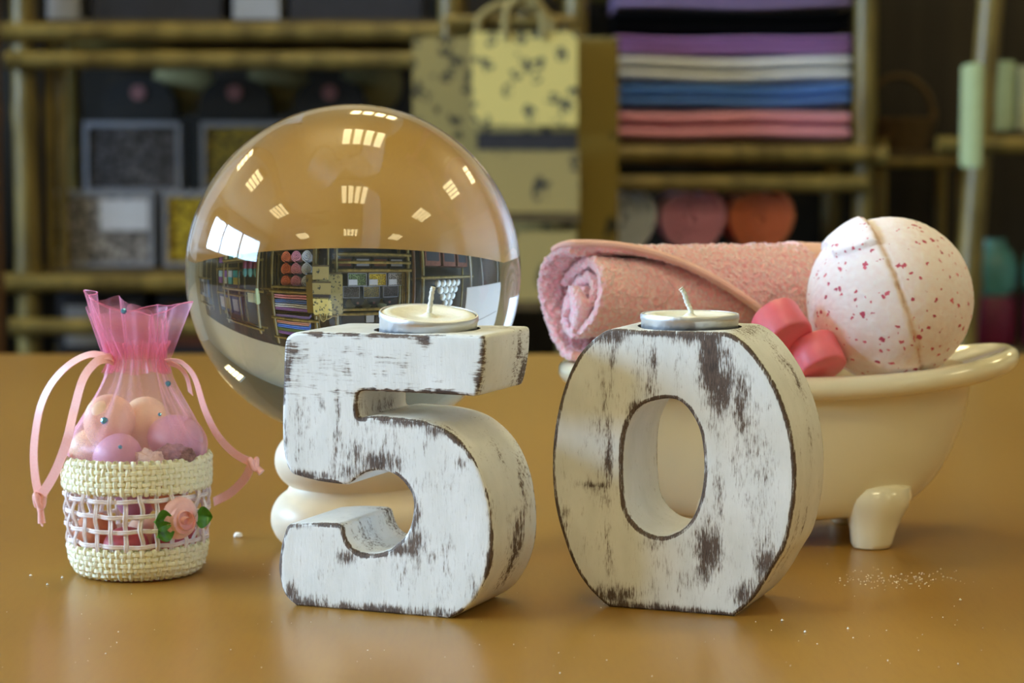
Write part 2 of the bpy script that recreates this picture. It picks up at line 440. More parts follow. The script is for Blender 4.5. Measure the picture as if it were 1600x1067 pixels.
five_outer = [(443.5,543),(446,528),(458,520),(480,518.5),(560,520),(640,522),(700,522.5),(757,524),(758,532),(757,560),(753,590),(746.5,617),(744,620),
 (700,617),(640,614),(600,612.5),(566,611),(559,614),(557.5,630),(558.5,653.5),(583,650),(609,652),(645,655),(682,665),(706,679),(730,702),(748,731),(760,764),(767,800),(770,838),(768,872),(760,903),(748,928),(730,950),(699,966.5),
 (660,964),(600,958),(540,953),(468,949),(451,938),(440,920),(435,895),(434.5,880),(438,855),(445,828),(449.5,818.8),(490,816.6),(530.5,818.8),(536,822),
 (539.5,838),(546,851.4),(557.4,861.5),(580,866),(602.4,861.5),(618,851.4),(634,835.7),(641.8,817.7),(644.7,797.4),(644,777),(636,761.5),(620.4,744.6),(600,735.6),(586.7,735.6),(571,739),(557.4,748),(544,758),
 (516,755),(490,750.7),(456.2,741.2),(448.4,730),(441.6,698.5),(440.5,646.7),(442,590)]
zero_outer = [(953,514.5),(1000,516),(1060,517.5),(1120,519),(1140,521),(1160,533),(1182,556),(1207,594),(1225,636),(1237,678),(1243,725),(1243,772),(1236,818),(1226,856),(1207,888),(1189,919),(1165,948),(1142,963),
 (1110,961.5),(1050,957),(990,951),(948,947),(920,920),(898,887),(880,840),(867.5,793),(862.5,745),(863.5,693),(871.5,640),(885,593),(903,556),(927,530)]
zero_hole = [(1045,623),(1063,628),(1079,645),(1092,671),(1098,703),(1099,740),(1095,772),(1087,798),(1074,819),(1055,833),(1034,838.5),(1013,834),(992,819),(979,798),(974,766),(972.5,724),(975.5,682),(984.5,656),(997.5,637),(1018.5,627)]
st5 = [(600,700,50,40,.36),(470,640,25,80,.34),(640,880,40,30,.36),(560,570,90,20,.30),(700,740,30,40,.28),(690,880,30,60,.3),(450,570,7,40,1.0),(462,545,10,22,.75),(462,600,16,12,.5),(505,632,5,9,.7),(528,640,3.5,45,.62),(524,705,6,38,.75),(560,712,34,26,.6),(592,722,30,17,1.0),(545,735,22,16,.7),(478,743,36,7,1.0),(446,695,6,28,.7),
 (646,810,10,42,.85),(650,838,16,22,.75),(618,858,34,9,.9),(640,661,46,6,1.0),(690,672,26,10,.95),(560,634,7,24,.95),(600,617,55,4,1.0),(690,616,45,4,.9),(480,944,42,12,.95),(455,925,16,16,.7),(600,953,90,8,.95),(690,958,30,8,.8),(742,925,12,22,.6),
 (503,830,3.5,60,.5),(520,860,3,50,.4),(660,528,18,8,1.0),(560,523,70,3,.8),(755,560,5,45,1.0),(748,600,7,22,1.0),(668,700,8,10,.45),(722,722,10,8,.6),(540,870,15,10,.9),(600,690,30,22,.4),(480,590,40,3,.4),(560,560,60,2.5,.35),(535,818,12,8,1.),(463,820,18,4,.9),(767,830,4,60,.8)]
ss5 = [(752,560,.75,.016,.004,.75),(750,600,.92,.010,.006,.95),(745,540,.93,.006,.003,.6),(764,870,.55,.014,.008,.95),(768,800,.75,.012,.004,.7),(757,905,.5,.010,.006,.8),(740,720,.5,.008,.005,.45),(706,679,.06,.02,.003,.7),(560,640,.5,.006,.02,.5),
 (545,857,.35,.012,.010,.5),(541,835,.9,.01,.006,.7),(500,752,.5,.01,.01,.5),(765,760,.85,.012,.005,.6)]
st0 = [(1165,700,26,80,.42),(1090,840,30,60,.46),(940,700,20,120,.38),(1010,570,25,50,.42),(1190,800,20,60,.36),(1060,900,60,30,.32),(1112,560,15,55,1.3),(1125,600,18,45,1.05),(1158,630,13,50,.85),(1180,690,9,60,.55),(1200,740,10,50,.5),(1122,775,10,45,.6),(1105,855,20,34,.95),(1100,890,18,22,.75),(1180,860,10,30,.5),(955,560,6,42,.62),(945,620,8,36,.6),(951,715,6,60,.85),(935,758,28,6,.75),(950,870,6,44,.6),
 (1022,560,7,32,.8),(1015,600,8,28,.65),(1000,640,16,12,.9),(1030,521,75,5,1.1),(955,524,28,14,.9),(1085,525,40,12,.9),(1195,880,16,30,.9),(1170,930,22,22,.8),(955,930,40,14,.9),(1000,948,60,8,1.0),(1070,955,70,7,1.0),(880,820,8,50,.5),
 (1019,845,20,12,.6),(985,800,10,16,.7),(1060,770,4,50,.3),(930,545,12,22,.5),(1060,560,5,40,.4)]
ss0 = [(1195,572,.6,.015,.006,.55),(1215,610,.7,.012,.005,.6),(1240,700,.55,.01,.004,.45),(1236,820,.5,.012,.003,.6),(1210,885,.45,.01,.003,.6),(1143,524,.5,.006,.02,.6),(1225,856,.2,.02,.004,.6),(1080,640,.05,.02,.002,.8)]
mp5 = paint_mat('distressed_white_paint', 3.1, True, -.5, 2.2); mp0 = paint_mat('distressed_white_paint_worn', 8.4, False, .7, 1.5)
YAW5, YAW0 = math.radians(22), math.radians(21)
five, top5, u5, nr5 = numeral('number_candle_holder', 'chunky number five in chipped white paint on brown wood, holding a tealight', [five_outer], (699, 966.5), YAW5, .046, st5, ss5, mp5, (.0085, .0207, .0150))
tag(five, 'chunky wooden number 5 in chipped white paint, standing before the glass ball', 'number candle holder', 'wooden number candle holders')
zero, top0, u0_, nr0 = numeral('number_candle_holder', '', [zero_outer, zero_hole], (1142, 963), YAW0, .046, st0, ss0, mp0, (.000, .0203, .0125))
tag(zero, 'chunky wooden number 0 in chipped white paint, standing before the bathtub', 'number candle holder', 'wooden number candle holders')

# ------------------------------------------------------------------ tealights
kc = NT('aluminium_cup'); v = kc.coords((1, 1, 1)); nz = kc.noise(v, 500, 3)
p = kc.prin(srgb(228, 230, 234), kc.rng(nz, .3, .7, .34, .50), Metallic=1.0); kc.l(kc.bump(nz, .25, .0004), p.inputs['Normal']); malu = kc.m
mwax = plain('ivory_wax', srgb(250, 250, 238), .42, .04, 300, .25, 500, Subsurface_Weight=.25, Subsurface_Radius=(.004, .003, .002))
mwick = plain('waxed_cotton_wick', srgb(232, 232, 222), .6, .05, 300, .5, 1500)
def tealight(label, loc, rot, wick_path):
    t = thing('tealight', label, 'candle', loc, rot=rot, group='tealights in the number holders')
    R = .0190; Hc = .0165
    MB().lathe([(0, 0), (R - .0012, 0), (R - .0004, .0006), (R - .0002, .0018), (R, Hc - .0026), (R + .0003, Hc - .0022), (R + .0003, Hc - .0005), (R, Hc), (R - .0005, Hc), (R - .0005, Hc - .0011), (R - .0008, .001), (0, .001)], seg=96).build('aluminium_cup', malu, t)
    MB().lathe([(R - .0009, .002), (R - .0007, Hc - .0006), (R - .0016, Hc - .0001), (R - .0050, Hc - .0002), (R - .0062, Hc - .0008), (.006, Hc - .0012), (.003, Hc - .0013), (.0018, Hc - .0004), (.0009, Hc + .0002), (0, Hc + .0002)], seg=96).build('wax', mwax, t)
    P = catmull([Vector((x, 0, Hc - .001 + z)) for x, z in wick_path], 6)
    MB().tube(P, [.00095 + .00015 * math.sin(i * 2.2) for i in range(len(P))], 10).build('wick', mwick, t)
    return t
def on_numeral(o, u_, nr_, uu, depth, z): return Vector(o.location) + u_ * uu - nr_ * depth + Vector((0, 0, z))
pos5 = on_numeral(five, u5, nr5, .0085, .0225, top5 - .0103)
tealight('tealight with a straight white wick in the 5, tipped slightly forward', pos5, (math.radians(6.5), math.radians(3.2), 0), [(0, 0), (.0004, .004), (.0008, .009), (.0012, .0112)])
pos0 = on_numeral(zero, u0_, nr0, 0, .023, top0 - .0116)
tealight('tealight with a bent white wick, level in the top of the 0', pos0, (0, 0, 0), [(.001, 0), (0, .003), (-.0012, .0055), (-.0022, .0088), (-.0036, .0108)])

# ================================================================== CRYSTAL BALL AND STAND
YB = 1.016; RB = .0738
cb = at(552.5, 425, YB)
kb = NT('clear_crystal'); kb.prin((1, 1, 1, 1), 0.0, Transmission_Weight=1.0, IOR=1.5); mcry = kb.m
NB = 160
ball = MB().lathe([(RB * math.sin(PI * k / NB) if 0 < k < NB else 0, -RB * math.cos(PI * k / NB)) for k in range(NB + 1)], seg=256).build('crystal_ball', mcry, loc=cb)
tag(ball, 'large clear crystal ball resting on a pale ring stand', 'glass ball')
zc = cb.z - T
r1, z1, r2, z2 = .0125, .0395, .0136, .0136
rc = math.sqrt((RB + r1 + .0002) ** 2 - (zc - z1) ** 2)
prof = []
for k in range(0, 25): a = math.radians(-90 + k * 10 * 1.0);
outer = []
rc2 = rc + .0008
for a in range(-90, 70, 8): outer.append((rc2 + r2 * math.cos(math.radians(a)), z2 + r2 * math.sin(math.radians(a))))
for a in range(-62, 271, 8): outer.append((rc + r1 * math.cos(math.radians(a)), z1 + r1 * math.sin(math.radians(a))))
outer.append((rc2 - r2, z2 + .004)); outer.append((rc2 - r2, z2)); outer.append((rc2 - r2 * .7, z2 - r2 * .7)); outer.append((rc2, 0))
mst = plain('pale_turned_wood', srgb(240, 226, 200), .38, .05, 40)
sb = MB().lathe(outer, seg=96).build('ball_stand', mst, loc=(cb.x, cb.y, T))
tag(sb, 'pale wooden double ring stand beneath the crystal ball', 'stand')

# ================================================================== BASKET WITH ORGANZA BAG
bf = on_table(213, 912); RBOT = .0252; RTOP = .0305; HB = .0500
bc = Vector((at(214, 800, bf.y + RBOT).x, bf.y + RBOT, T))
bk = thing('gift_basket', 'small woven cream and pink basket with a gathered pink organza top', 'basket', bc)
def brad(z):
    t = z / HB; return RBOT + (RTOP - RBOT) * min(1, t * 1.15) ** .8 + (-.0035 * max(0, 1 - t * 7) ** 2) + .0008 * math.sin(t * 5)
def wob(a): return 1 + .018 * math.cos(2 * a + .6) + .008 * math.cos(3 * a)
mraf = plain('cream_raffia', srgb(255, 250, 220), .6, .05, 500, .3, 2500, Subsurface_Weight=.3, Subsurface_Radius=(.002, .002, .0015))
mrafp = plain('pale_pink_raffia', srgb(255, 240, 240), .55, .08, 500, .4, 2500)
mbase = plain('pink_fabric_base', srgb(222, 140, 150), .7, .1, 300)
def band(name, z0, z1, rows, nv, mat, rr, amp, twin=False):
    m = MB(); rnd = random.Random(rows * nv)
    for i in range(rows):
        z = z0 + (z1 - z0) * (i + .5) / rows; pts = []; ph = rnd.random() * 6; n = nv * 4
        for k in range(n):
            a = 2 * PI * k / n; r = brad(z) * wob(a) + amp * math.cos(nv * a / 2 * 1.0 + (i % 2) * PI)
            zz = z + .0003 * math.sin(3 * a + ph) + .00015 * math.sin(9 * a + ph * 2)
            pts.append((r * math.cos(a), r * math.sin(a), zz))
        if twin:
            m.tube([(x, y, zz + rr * .8) for x, y, zz in pts], rr, 5, closed=True, caps=False); m.tube([(x, y, zz - rr * .8) for x, y, zz in pts], rr, 5, closed=True, caps=False)
        else: m.tube(pts, rr, 6, closed=True, caps=False, flat=1.0)
    for j in range(nv):
        a0 = 2 * PI * (j + .0) / nv; pts = []; n = rows * 4; tw = rnd.uniform(-.01, .01) * (3 if twin else 1)
        for k in range(-1, n + 2):
            z = z0 + (z1 - z0) * (k / n); ii = (k / n) * rows - .5
            a = a0 + tw * math.sin(k * .7); r = brad(z) * wob(a) - amp * math.cos(PI * ii) * (1 if j % 2 == 0 else -1)
            pts.append((r * math.cos(a), r * math.sin(a), z))
        if twin:
            d = .00050 / brad(z0)
            for s_ in (-1, 1):
                m.tube([(x * math.cos(d * s_) - y * math.sin(d * s_), x * math.sin(d * s_) + y * math.cos(d * s_), z) for x, y, z in pts], rr, 5, caps=False)
        else: m.tube(pts, rr, 6, caps=False)
    return m.build(name, mat, bk)
band('top_band', .0375, .0500, 5, 74, mraf, .00120, .0005)
band('lattice', .0125, .0375, 4, 28, mrafp, .00052, .0008, twin=True)
band('bottom_band', .0018, .0135, 5, 70, mraf, .00120, .0005)
MB().lathe([(0, 0), (RBOT - .0035, 0), (RBOT - .0022, .0012), (0, .0014)], seg=64).build('base', mbase, bk)
# organza
def organza(name, col, dens):
    k = NT(name); geo = k.n('ShaderNodeNewGeometry'); vm = k.n('ShaderNodeVectorMath', operation='DOT_PRODUCT'); k.l(geo.outputs['Normal'], vm.inputs[0]); k.l(geo.outputs['Incoming'], vm.inputs[1])
    cs = k.math('MAXIMUM', k.math('ABSOLUTE', vm.outputs['Value']), .12)
    v = k.coords(); fold = k.noise(v, 180, 2)
    cov = k.math('SUBTRACT', 1.0, k.math('POWER', 1 - dens, k.math('DIVIDE', 1.0, cs)))
    wv = k.coords((1, 1, 1)); weave = k.noise(wv, 2600, 1, .5)
    cov = k.math('MULTIPLY', cov, k.rng(weave, .35, .65, .88, 1.12), clamp=True)
    tr = k.n('ShaderNodeBsdfTransparent'); df = k.n('ShaderNodeBsdfDiffuse'); tl = k.n('ShaderNodeBsdfTranslucent'); gl = k.n('ShaderNodeBsdfGlossy'); gl.inputs['Roughness'].default_value = .35
    df.inputs[0].default_value = col; tl.inputs[0].default_value = col; gl.inputs[0].default_value = (1, .75, .85, 1)
    a = k.n('ShaderNodeMixShader'); a.inputs[0].default_value = .45; k.l(df.outputs[0], a.inputs[1]); k.l(tl.outputs[0], a.inputs[2])
    b = k.n('ShaderNodeMixShader'); b.inputs[0].default_value = .12; k.l(a.outputs[0], b.inputs[1]); k.l(gl.outputs[0], b.inputs[2])
    c = k.n('ShaderNodeMixShader'); k.l(cov, c.inputs[0]); k.l(tr.outputs[0], c.inputs[1]); k.l(b.outputs[0], c.inputs[2]); k.l(c.outputs[0], k.out.inputs[0])
    return k.m
morg = organza('pink_organza', srgb(255, 200, 220), .20)
morgr = organza('pink_organza_ruffle', srgb(255, 165, 200), .18)
morg2 = organza('pink_organza_edge', srgb(255, 160, 200), .5)
ZN = .0905
def pleat(a, s): return .5 * math.sin(7 * a + 1.0 + s) + .3 * math.sin(12 * a + 2.2 * s) + .2 * math.sin(19 * a + s)
def bag_body(u, v):
    a = 2 * PI * u; z = .036 + (ZN - .036) * v; t = max(0, (z - .050) / (ZN - .050))
    rx = .0290 if t <= 0 else .0285 + .0012 * math.sin(min(1, t * 3) * PI) - (.0285 - .0118) * (3 * t**2 - 2 * t**3) ** 1.0
    ry = .0290 if t <= 0 else .0285 + .0012 * math.sin(min(1, t * 3) * PI) - (.0285 - .0065) * (3 * t**2 - 2 * t**3) ** 1.0
    if z < .0495: rx = ry = brad(z) - .0022
    f = 1 + pleat(a, 0) * (.02 + .17 * t**1.5) * (1 if t > 0 else 0)
    return (rx * f * math.cos(a) * (wob(a) if t <= 0 else 1) + .0008 * t, ry * f * math.sin(a), z)
bag = MB().grid(bag_body, 220, 46, cu=True).build('organza_bag', morg, bk)
def bag_top(rx1, ry1, s, zt, amp):
    def fn(u, v):
        a = 2 * PI * u; t = v; g = t ** .85
        f = 1 + pleat(a, s) * .20 * (1 - g * .75) + amp * 2.0 * g * (.55 * math.sin(3 * a + 1.2 + s) + .35 * math.sin(5 * a + .5 * s) + .12 * math.sin(11 * a))
        hz = zt + .0030 * math.cos(2 * a + s) + .0010 * math.sin(5 * a + s) - .0032 * math.sin(a + .9)
        x = (.0118 + (rx1 - .0118) * g) * f * math.cos(a) + .0008 - .0022 * g; y = (.0065 + (ry1 - .0065) * g) * f * math.sin(a)
        return (x, y, ZN + (hz - ZN) * t)
    return fn
rf = MB().grid(bag_top(.0195, .0125, 0, .1130, .16), 260, 26, cu=True).build('ruffle', morgr, bag)
MB().grid(bag_top(.0125, .0085, 2.3, .1085, .30), 200, 22, cu=True).build('ruffle', morgr, bag)
MB().grid(bag_top(.0165, .0105, 4.1, .1108, .22), 200, 22, cu=True).build('ruffle', morgr, bag)
m = MB(); f = bag_top(.0195, .0125, 0, .1130, .16); m.tube([f(i / 260, 1) for i in range(260)], .00022, 4, closed=True); m.build('hem', morg2, bag)
# gathering: tight pleated neck ring
def neck(u, v):
    a = 2 * PI * u; w = math.sin(PI * v); f = 1 + .12 * math.sin(26 * a) + .05 * math.sin(43 * a + 1)
    return ((.0108 + .0022 * (1 - w)) * f * math.cos(a) + .0008, (.0055 + .0016 * (1 - w)) * f * math.sin(a), ZN - .006 + .0125 * v + .0006 * math.sin(5 * a))
MB().grid(neck, 260, 10, cu=True).build('gathered_neck', organza('pink_organza_gathered', srgb(255, 160, 192), .26), bag)
# rhinestones on the organza
mgem = plain('blue_rhinestone', srgb(120, 190, 225), .08, .3, 900, Metallic=.7)
def rel(px, py, Y): return at(px, py, Y) - bc
for (px, py, sc_) in ((164, 649, 1.0), (193, 462, .8), (263, 598, .8), (188, 684, .55), (250, 640, .5)):
    t0 = rel(px, py, bc.y); z = t0.z
    # find the front of the bag at this height
    best = None
    for k in range(200):
        if z < ZN: q = bag_body(k / 200, (z - .036) / (ZN - .036))
        else: q = f(k / 200, min(1, (z - ZN) / (.1130 - ZN)))
        tgt = lambda q_: abs((bc.x + q_[0]) / (bc.y + q_[1]) - (bc.x + t0.x) / bc.y)
        if q[1] < -.001 and (best is None or tgt(q) < tgt(best)): best = q
    MB().lathe([(0, -.0002), (.0016 * sc_, -.0002), (.0016 * sc_, .0002), (.0009 * sc_, .0010), (0, .0010)], seg=8).xf(Matrix.Rotation(PI/2, 4, 'X')).build('rhinestone', mgem, bag, smooth=False, loc=(best[0], best[1] - .0006, best[2]))
# satin drawstring ribbons
kr = NT('pink_satin_ribbon'); v = kr.coords((1, 1, 1)); nz = kr.noise(v, 1200, 2)
p = kr.prin(kr.mix(nz, srgb(244, 168, 160), srgb(252, 196, 190)), .32, Sheen_Weight=.4); p.inputs['Anisotropic'].default_value = .5; msat = kr.m
def ribbon(name, pts, width, ang0, ang1, yoff=0):
    """pts: (px, py, depth offset m); ribbon turned from ang0 to ang1 about its own run"""
    P = catmull([rel(x, y, bc.y + d) for x, y, d in pts], 10); n = len(P); m = MB(); 
    for sgn in (0,):
        L = []; 
        for i, q in enumerate(P):
            t = (P[min(n - 1, i + 1)] - P[max(0, i - 1)]).normalized(); side = t.cross(Vector((0, 1, 0))).normalized(); dn = t.cross(side)
            a = ang0 + (ang1 - ang0) * i / (n - 1); wv = side * math.cos(a) + dn * math.sin(a); nn = t.cross(wv).normalized()
            wd = width * (.5 if i else .3)
            L.append([q - wv * wd - nn * .00012, q + wv * wd - nn * .00012, q + wv * wd + nn * .00012, q - wv * wd + nn * .00012])
        for i in range(n):
            m.v += [tuple(c_) for c_ in L[i]]
        for i in range(n - 1):
            for k in range(4): m.f.append((4*i + k, 4*i + (k+1) % 4, 4*i + 4 + (k+1) % 4, 4*i + 4 + k))
    return m.build(name, msat, bk, smooth=False)
ribbon('ribbon', [(176,559,-.004),(168,557,-.006),(140,554,-.004),(108,570,-.002),(80,600,0),(62,640,0),(53,700,0),(55,745,-.001),(61,774,-.002)], .0042, 1.15, .35)
ribbon('ribbon', [(178,564,-.004),(168,561,-.007),(150,566,-.009),(130,592,-.012),(116,640,-.016),(104,690,-.020),(86,738,-.010),(66,772,-.003)], .0042, .75, .2)
ribbon('ribbon', [(62,785,-.002),(63,800,-.002),(66,822,-.002)], .0038, .3, 1.2)
ribbon('ribbon', [(262,563,-.004),(270,563,-.006),(286,568,-.008),(304,590,-.010),(320,640,-.012),(340,680,-.010),(366,708,-.008),(392,722,-.006)], .0038, 1.2, .3)
ribbon('ribbon', [(262,566,-.002),(280,574,0),(292,590,.004),(298,615,.010)], .0036, .9, .9)
ribbon('ribbon', [(392,728,-.006),(382,748,.002),(360,770,.012),(334,784,.022)], .0038, .3, .5)
def knot(px, py, d, s_, tail):
    c0 = rel(px, py, bc.y + d); m = MB()
    m.tube([c0 + Vector((.0016 * math.cos(a) * s_, .0014 * math.sin(a), .0024 * math.sin(2 * a + .5) * s_)) for a in [2 * PI * k / 24 for k in range(24)]], .0012 * s_, 8, closed=True)
    m.tube([c0 + Vector((0, 0, .002)), c0, c0 + Vector(tail) * .5, c0 + Vector(tail)], [.0012, .0018, .0013, .0017], 8)
    m.build('ribbon_knot', msat, bk)
knot(62, 782, -.002, 1.1, (.0008, -.0005, -.0095)); knot(396, 725, -.006, .9, (.0035, -.001, -.0035))
# satin rose with two leaves
mros = plain('pale_pink_satin', srgb(252, 196, 190), .38, .06, 400, Sheen_Weight=.4)
mlf = plain('green_satin', srgb(74, 130, 34), .3, .25, 500)
rp = at(279, 813, bc.y - .027) - bc; an = math.asin(max(-1, min(1, rp.x / .031))); rr_ = brad(rp.z)
rc_ = Vector((rp.x, -math.sqrt(rr_**2 - rp.x**2) - .002, rp.z))
rose = thing('rose_ornament', None, None, rc_); rose.parent = bk
for kk in ('label', 'category'): del rose[kk]
rose.rotation_euler = (0, 0, an)
m = MB()
def spir(u, v):
    a = u * 2 * PI * 3.4; r = .0006 + .0072 * u ** 1.05 + .0005 * math.sin(a * 1.7 + .5) * u; dep = -.0052 * (1 - u) ** .7 - .0005 - .001 * math.sin(a * 1.25)
    rr2 = r + .0016 * v * u; y = dep * (1 - v) + .001 * v if v > .5 else dep * (1 - .9 * v)
    return (rr2 * math.cos(a), y - .0004, rr2 * math.sin(a) * 1.04)
m.grid(spir, 150, 6); m.build('rose_petals', mros, rose)
MB().lathe([(0, .001), (.0080, .001), (.0088, 0), (.0078, -.0022), (.0055, -.0034), (0, -.0030)], seg=40).xf(Matrix.Rotation(PI/2, 4, 'X')).xf(Matrix.Translation((0, -.0008, 0))).xf(Matrix.Scale(-1, 4, (0, 1, 0))).build('rose_base', mros, rose)
def leaf(sgn, tilt):
    def fn(u, v):
        w = math.sin(PI * min(1, u * .97 + .03)) ** .8 * .0046; x = .0055 + u * .0088; z = (v - .5) * 2 * w; y = -.0012 + .0018 * abs(v - .5) * 2 * -1 + .0012 * math.sin(u * 3)
        return (sgn * (x * math.cos(tilt) - z * math.sin(tilt)), y, x * math.sin(tilt) + z * math.cos(tilt))
    MB().grid(fn, 14, 8).build('leaf', mlf, rose)
leaf(-1, 0.02); leaf(1, -.05)
leaf(-1, -.45)

# bath eggs in the basket
def eggmat(name, col): return plain(name, col, .45, .05, 80, .1, 900, Subsurface_Weight=.2, Subsurface_Radius=(.004, .002, .002))
mpe = eggmat('peach_soap', srgb(246, 206, 176)); mmv = eggmat('mauve_soap', srgb(212, 158, 184)); mrd = eggmat('rose_red_soap', srgb(205, 96, 104)); mye = eggmat('cream_soap', srgb(250, 222, 186)); mor = eggmat('orange_soap', srgb(226, 150, 110))
def egg(label, pos, r, ln, mat, rot):
    m = MB(); pr = []
    for k in range(25):
        a = PI * k / 24; pr.append((r * math.sin(a) * (1 - .10 * math.cos(a)) if 0 < k < 24 else 0, -ln * math.cos(a)))
    o = m.lathe(pr, seg=40).build('bath_egg', mat, loc=pos); o.rotation_euler = rot
    return tag(o, label, 'soap', 'soap eggs in the small basket')
def inb(px, py, dy): return at(px, py, bc.y + dy)
egg('peach soap egg at the upper left of the basket, under a blue rhinestone', inb(170, 660, -.0040), .0106, .0118, mpe, (.2, .3, 0))
egg('mauve soap egg at the front of the basket, beneath the peach one', inb(183, 713, -.0150), .0092, .0104, mmv, (.2, PI/2 - .3, 0))
egg('large mauve soap egg at the right of the basket', inb(273, 687, -.003), .0106, .0118, mmv, (.1, PI/2 + .35, 0))
egg('cream soap egg at the left edge of the basket, half behind the mauve one', inb(137, 704, .004), .0078, .0092, mye, (0, .5, 0))
egg('cream peach soap egg at the back centre of the basket, between peach and mauve', inb(226, 662, .0095), .0098, .0115, mye, (0, .2, .3))
for lb, x, y, z, r, mt in (('rose red soap ball low in the basket, left of the satin rose', -.002, -.016, .0125, .0095, mrd), ('orange soap ball seen through the lattice at the left of the basket', -.0165, -.005, .0170, .0090, mor),
        ('rose red soap ball behind the satin rose', .0165, -.006, .0145, .0095, mrd), ('mauve soap ball seen through the middle of the lattice', -.001, .004, .0300, .0085, mmv), ('peach soap ball at the back of the basket floor', .002, .0155, .0125, .0092, mpe),
        ('orange soap ball behind the upper lattice, right of centre', .0145, -.0085, .0325, .0078, mor)):
    o = egg(lb, bc + Vector((x, y, z)), r, r, mt, (0, 0, 0))
# dried bud and tissue flake
mdr = plain('dried_petal_brown', srgb(150, 112, 108), .9, .4, 500, .9, 900); mfl = plain('beige_petal', srgb(232, 206, 190), .8, .12, 300, .5, 900)
def crumple(name, label, cat, pos, sx, sy, sz, mat, seed, amp=.25):
    m = MB()
    pr = [(math.sin(PI * k / 20) if 0 < k < 20 else 0, -math.cos(PI * k / 20)) for k in range(21)]; m.lathe(pr, seg=32)
    m.v = [tuple(Vector((x * sx, y * sy, z * sz)) * (1 + amp * noise.noise(Vector((x * 2 + seed, y * 2, z * 2))) + amp * .6 * noise.noise(Vector((x * 6 + seed, y * 6, z * 6))))) for x, y, z in m.v]
    o = m.build(name, mat, loc=pos); return tag(o, label, cat)
crumple('dried_bud', 'brown dried bud at the front right of the basket', 'dried flower', inb(272, 712, -.0160), .0080, .0040, .0045, mdr, 4, .3)
crumple('dried_petal', 'crumpled beige petal at the front of the basket', 'dried flower', inb(235, 722, -.0205), .0065, .0030, .0046, mfl, 9, .5)

# ================================================================== BATHTUB AND ITS CONTENTS
kcz = NT('cream_glazed_ceramic'); v = kcz.coords(); nz = kcz.noise(v, 12)
kcz.prin(kcz.mix(nz, srgb(238, 228, 196), srgb(244, 236, 208)), .10, Coat_Weight=.6, Coat_Roughness=.04); mcer = kcz.m
TUBY = 1.048
tl = at(872, 590, TUBY); tr_ = at(1588, 590, TUBY); TA = (tr_.x - tl.x) / 2; tc_ = Vector(((tl.x + tr_.x) / 2, TUBY, T)); TB = .054
tub = thing('toy_bathtub', 'cream ceramic miniature clawfoot bathtub filled with towel, soaps and bath bomb', 'bathtub', tc_, rz=0)
RR = .0053
def sgnp(c, p): return math.copysign(abs(c) ** p, c)
def ringpt(a, A, B, cx, z, e=.82): return Vector((cx + A * sgnp(math.cos(a), e), B * sgnp(math.sin(a), e), z))
def rimz(x):
    t = x / TA; return .0728 + .0108 * max(0, t) ** 2.2 + .003 * max(0, -t) ** 2
def outer_ring(t):   # t 0 = underside of rim, 1 = bottom
    zf = 1 - t
    s_ = math.sqrt(max(0, 1 - t ** 2.6)); s2 = math.sqrt(max(0, 1 - t ** 2.0))
    A = (TA - .017) * (.55 + .45 * s2 ** .9); B = (TB - .009) * (.80 + .20 * s_ ** .8); cx = -.006 * (1 - zf) - .004
    return A, B, cx
def tubfn(u, v):
    a = 2 * PI * u
    if v < .45:      # outside from the bottom up
        t = 1 - v / .45; A, B, cx = outer_ring(t); q = ringpt(a, A, B, cx, 0); zt = rimz(q.x) - RR * .6; q.z = .0125 + (zt - .0125) * (1 - t); return q
    if v < .62:      # rolled rim
        k = (v - .45) / .17; an = -PI * .75 + k * PI * 1.55; A = TA - RR; B = TB - RR
        q = ringpt(a, A, B, 0, 0); d = Vector((q.x / A**1.6, q.y / B**1.6, 0)).normalized(); o = -1 * 0
        ca = math.cos(-an - PI * .0); q = q + d * (RR * math.cos(PI * -.72 + k * PI * 1.5)) ; q.z = rimz(q.x) + RR * math.sin(PI * -.72 + k * PI * 1.5); return q
    t = (v - .62) / .38; A, B, cx = outer_ring(t); q = ringpt(a, A - .004, B - .004, cx, 0); zt = rimz(q.x) + RR * .3; q.z = .0165 + (zt - .0165) * (1 - t); return q
m = MB().grid(tubfn, 128, 90, cu=True)
nb_ = 128; m.f.append(tuple(i * 91 for i in range(128))); m.f.append(tuple(i * 91 + 90 for i in range(128))[::-1])
m.build('tub_body', mcer, tub)
def foot(px_x, yy):
    m = MB(); m.lathe([(0, 0), (.0070, 0), (.0084, .0006), (.0094, .0026), (.0104, .008), (.0122, .013), (.0146, .018), (.0160, .0225), (.0150, .027), (.010, .029), (0, .030)], seg=32)
    m.v = [(x + z * .12 * (1 if px_x > 0 else -1), y * .85 + z * .22 * (1 if yy < 0 else -1), z) for x, y, z in m.v]
    m.build('foot', mcer, tub, loc=(px_x, yy, 0))
fx = on_table(1372, 868).x - tc_.x
foot(fx, -.0335); foot(fx, .0335); foot(-fx * .9, -.0335); foot(-fx * .9, .0335)

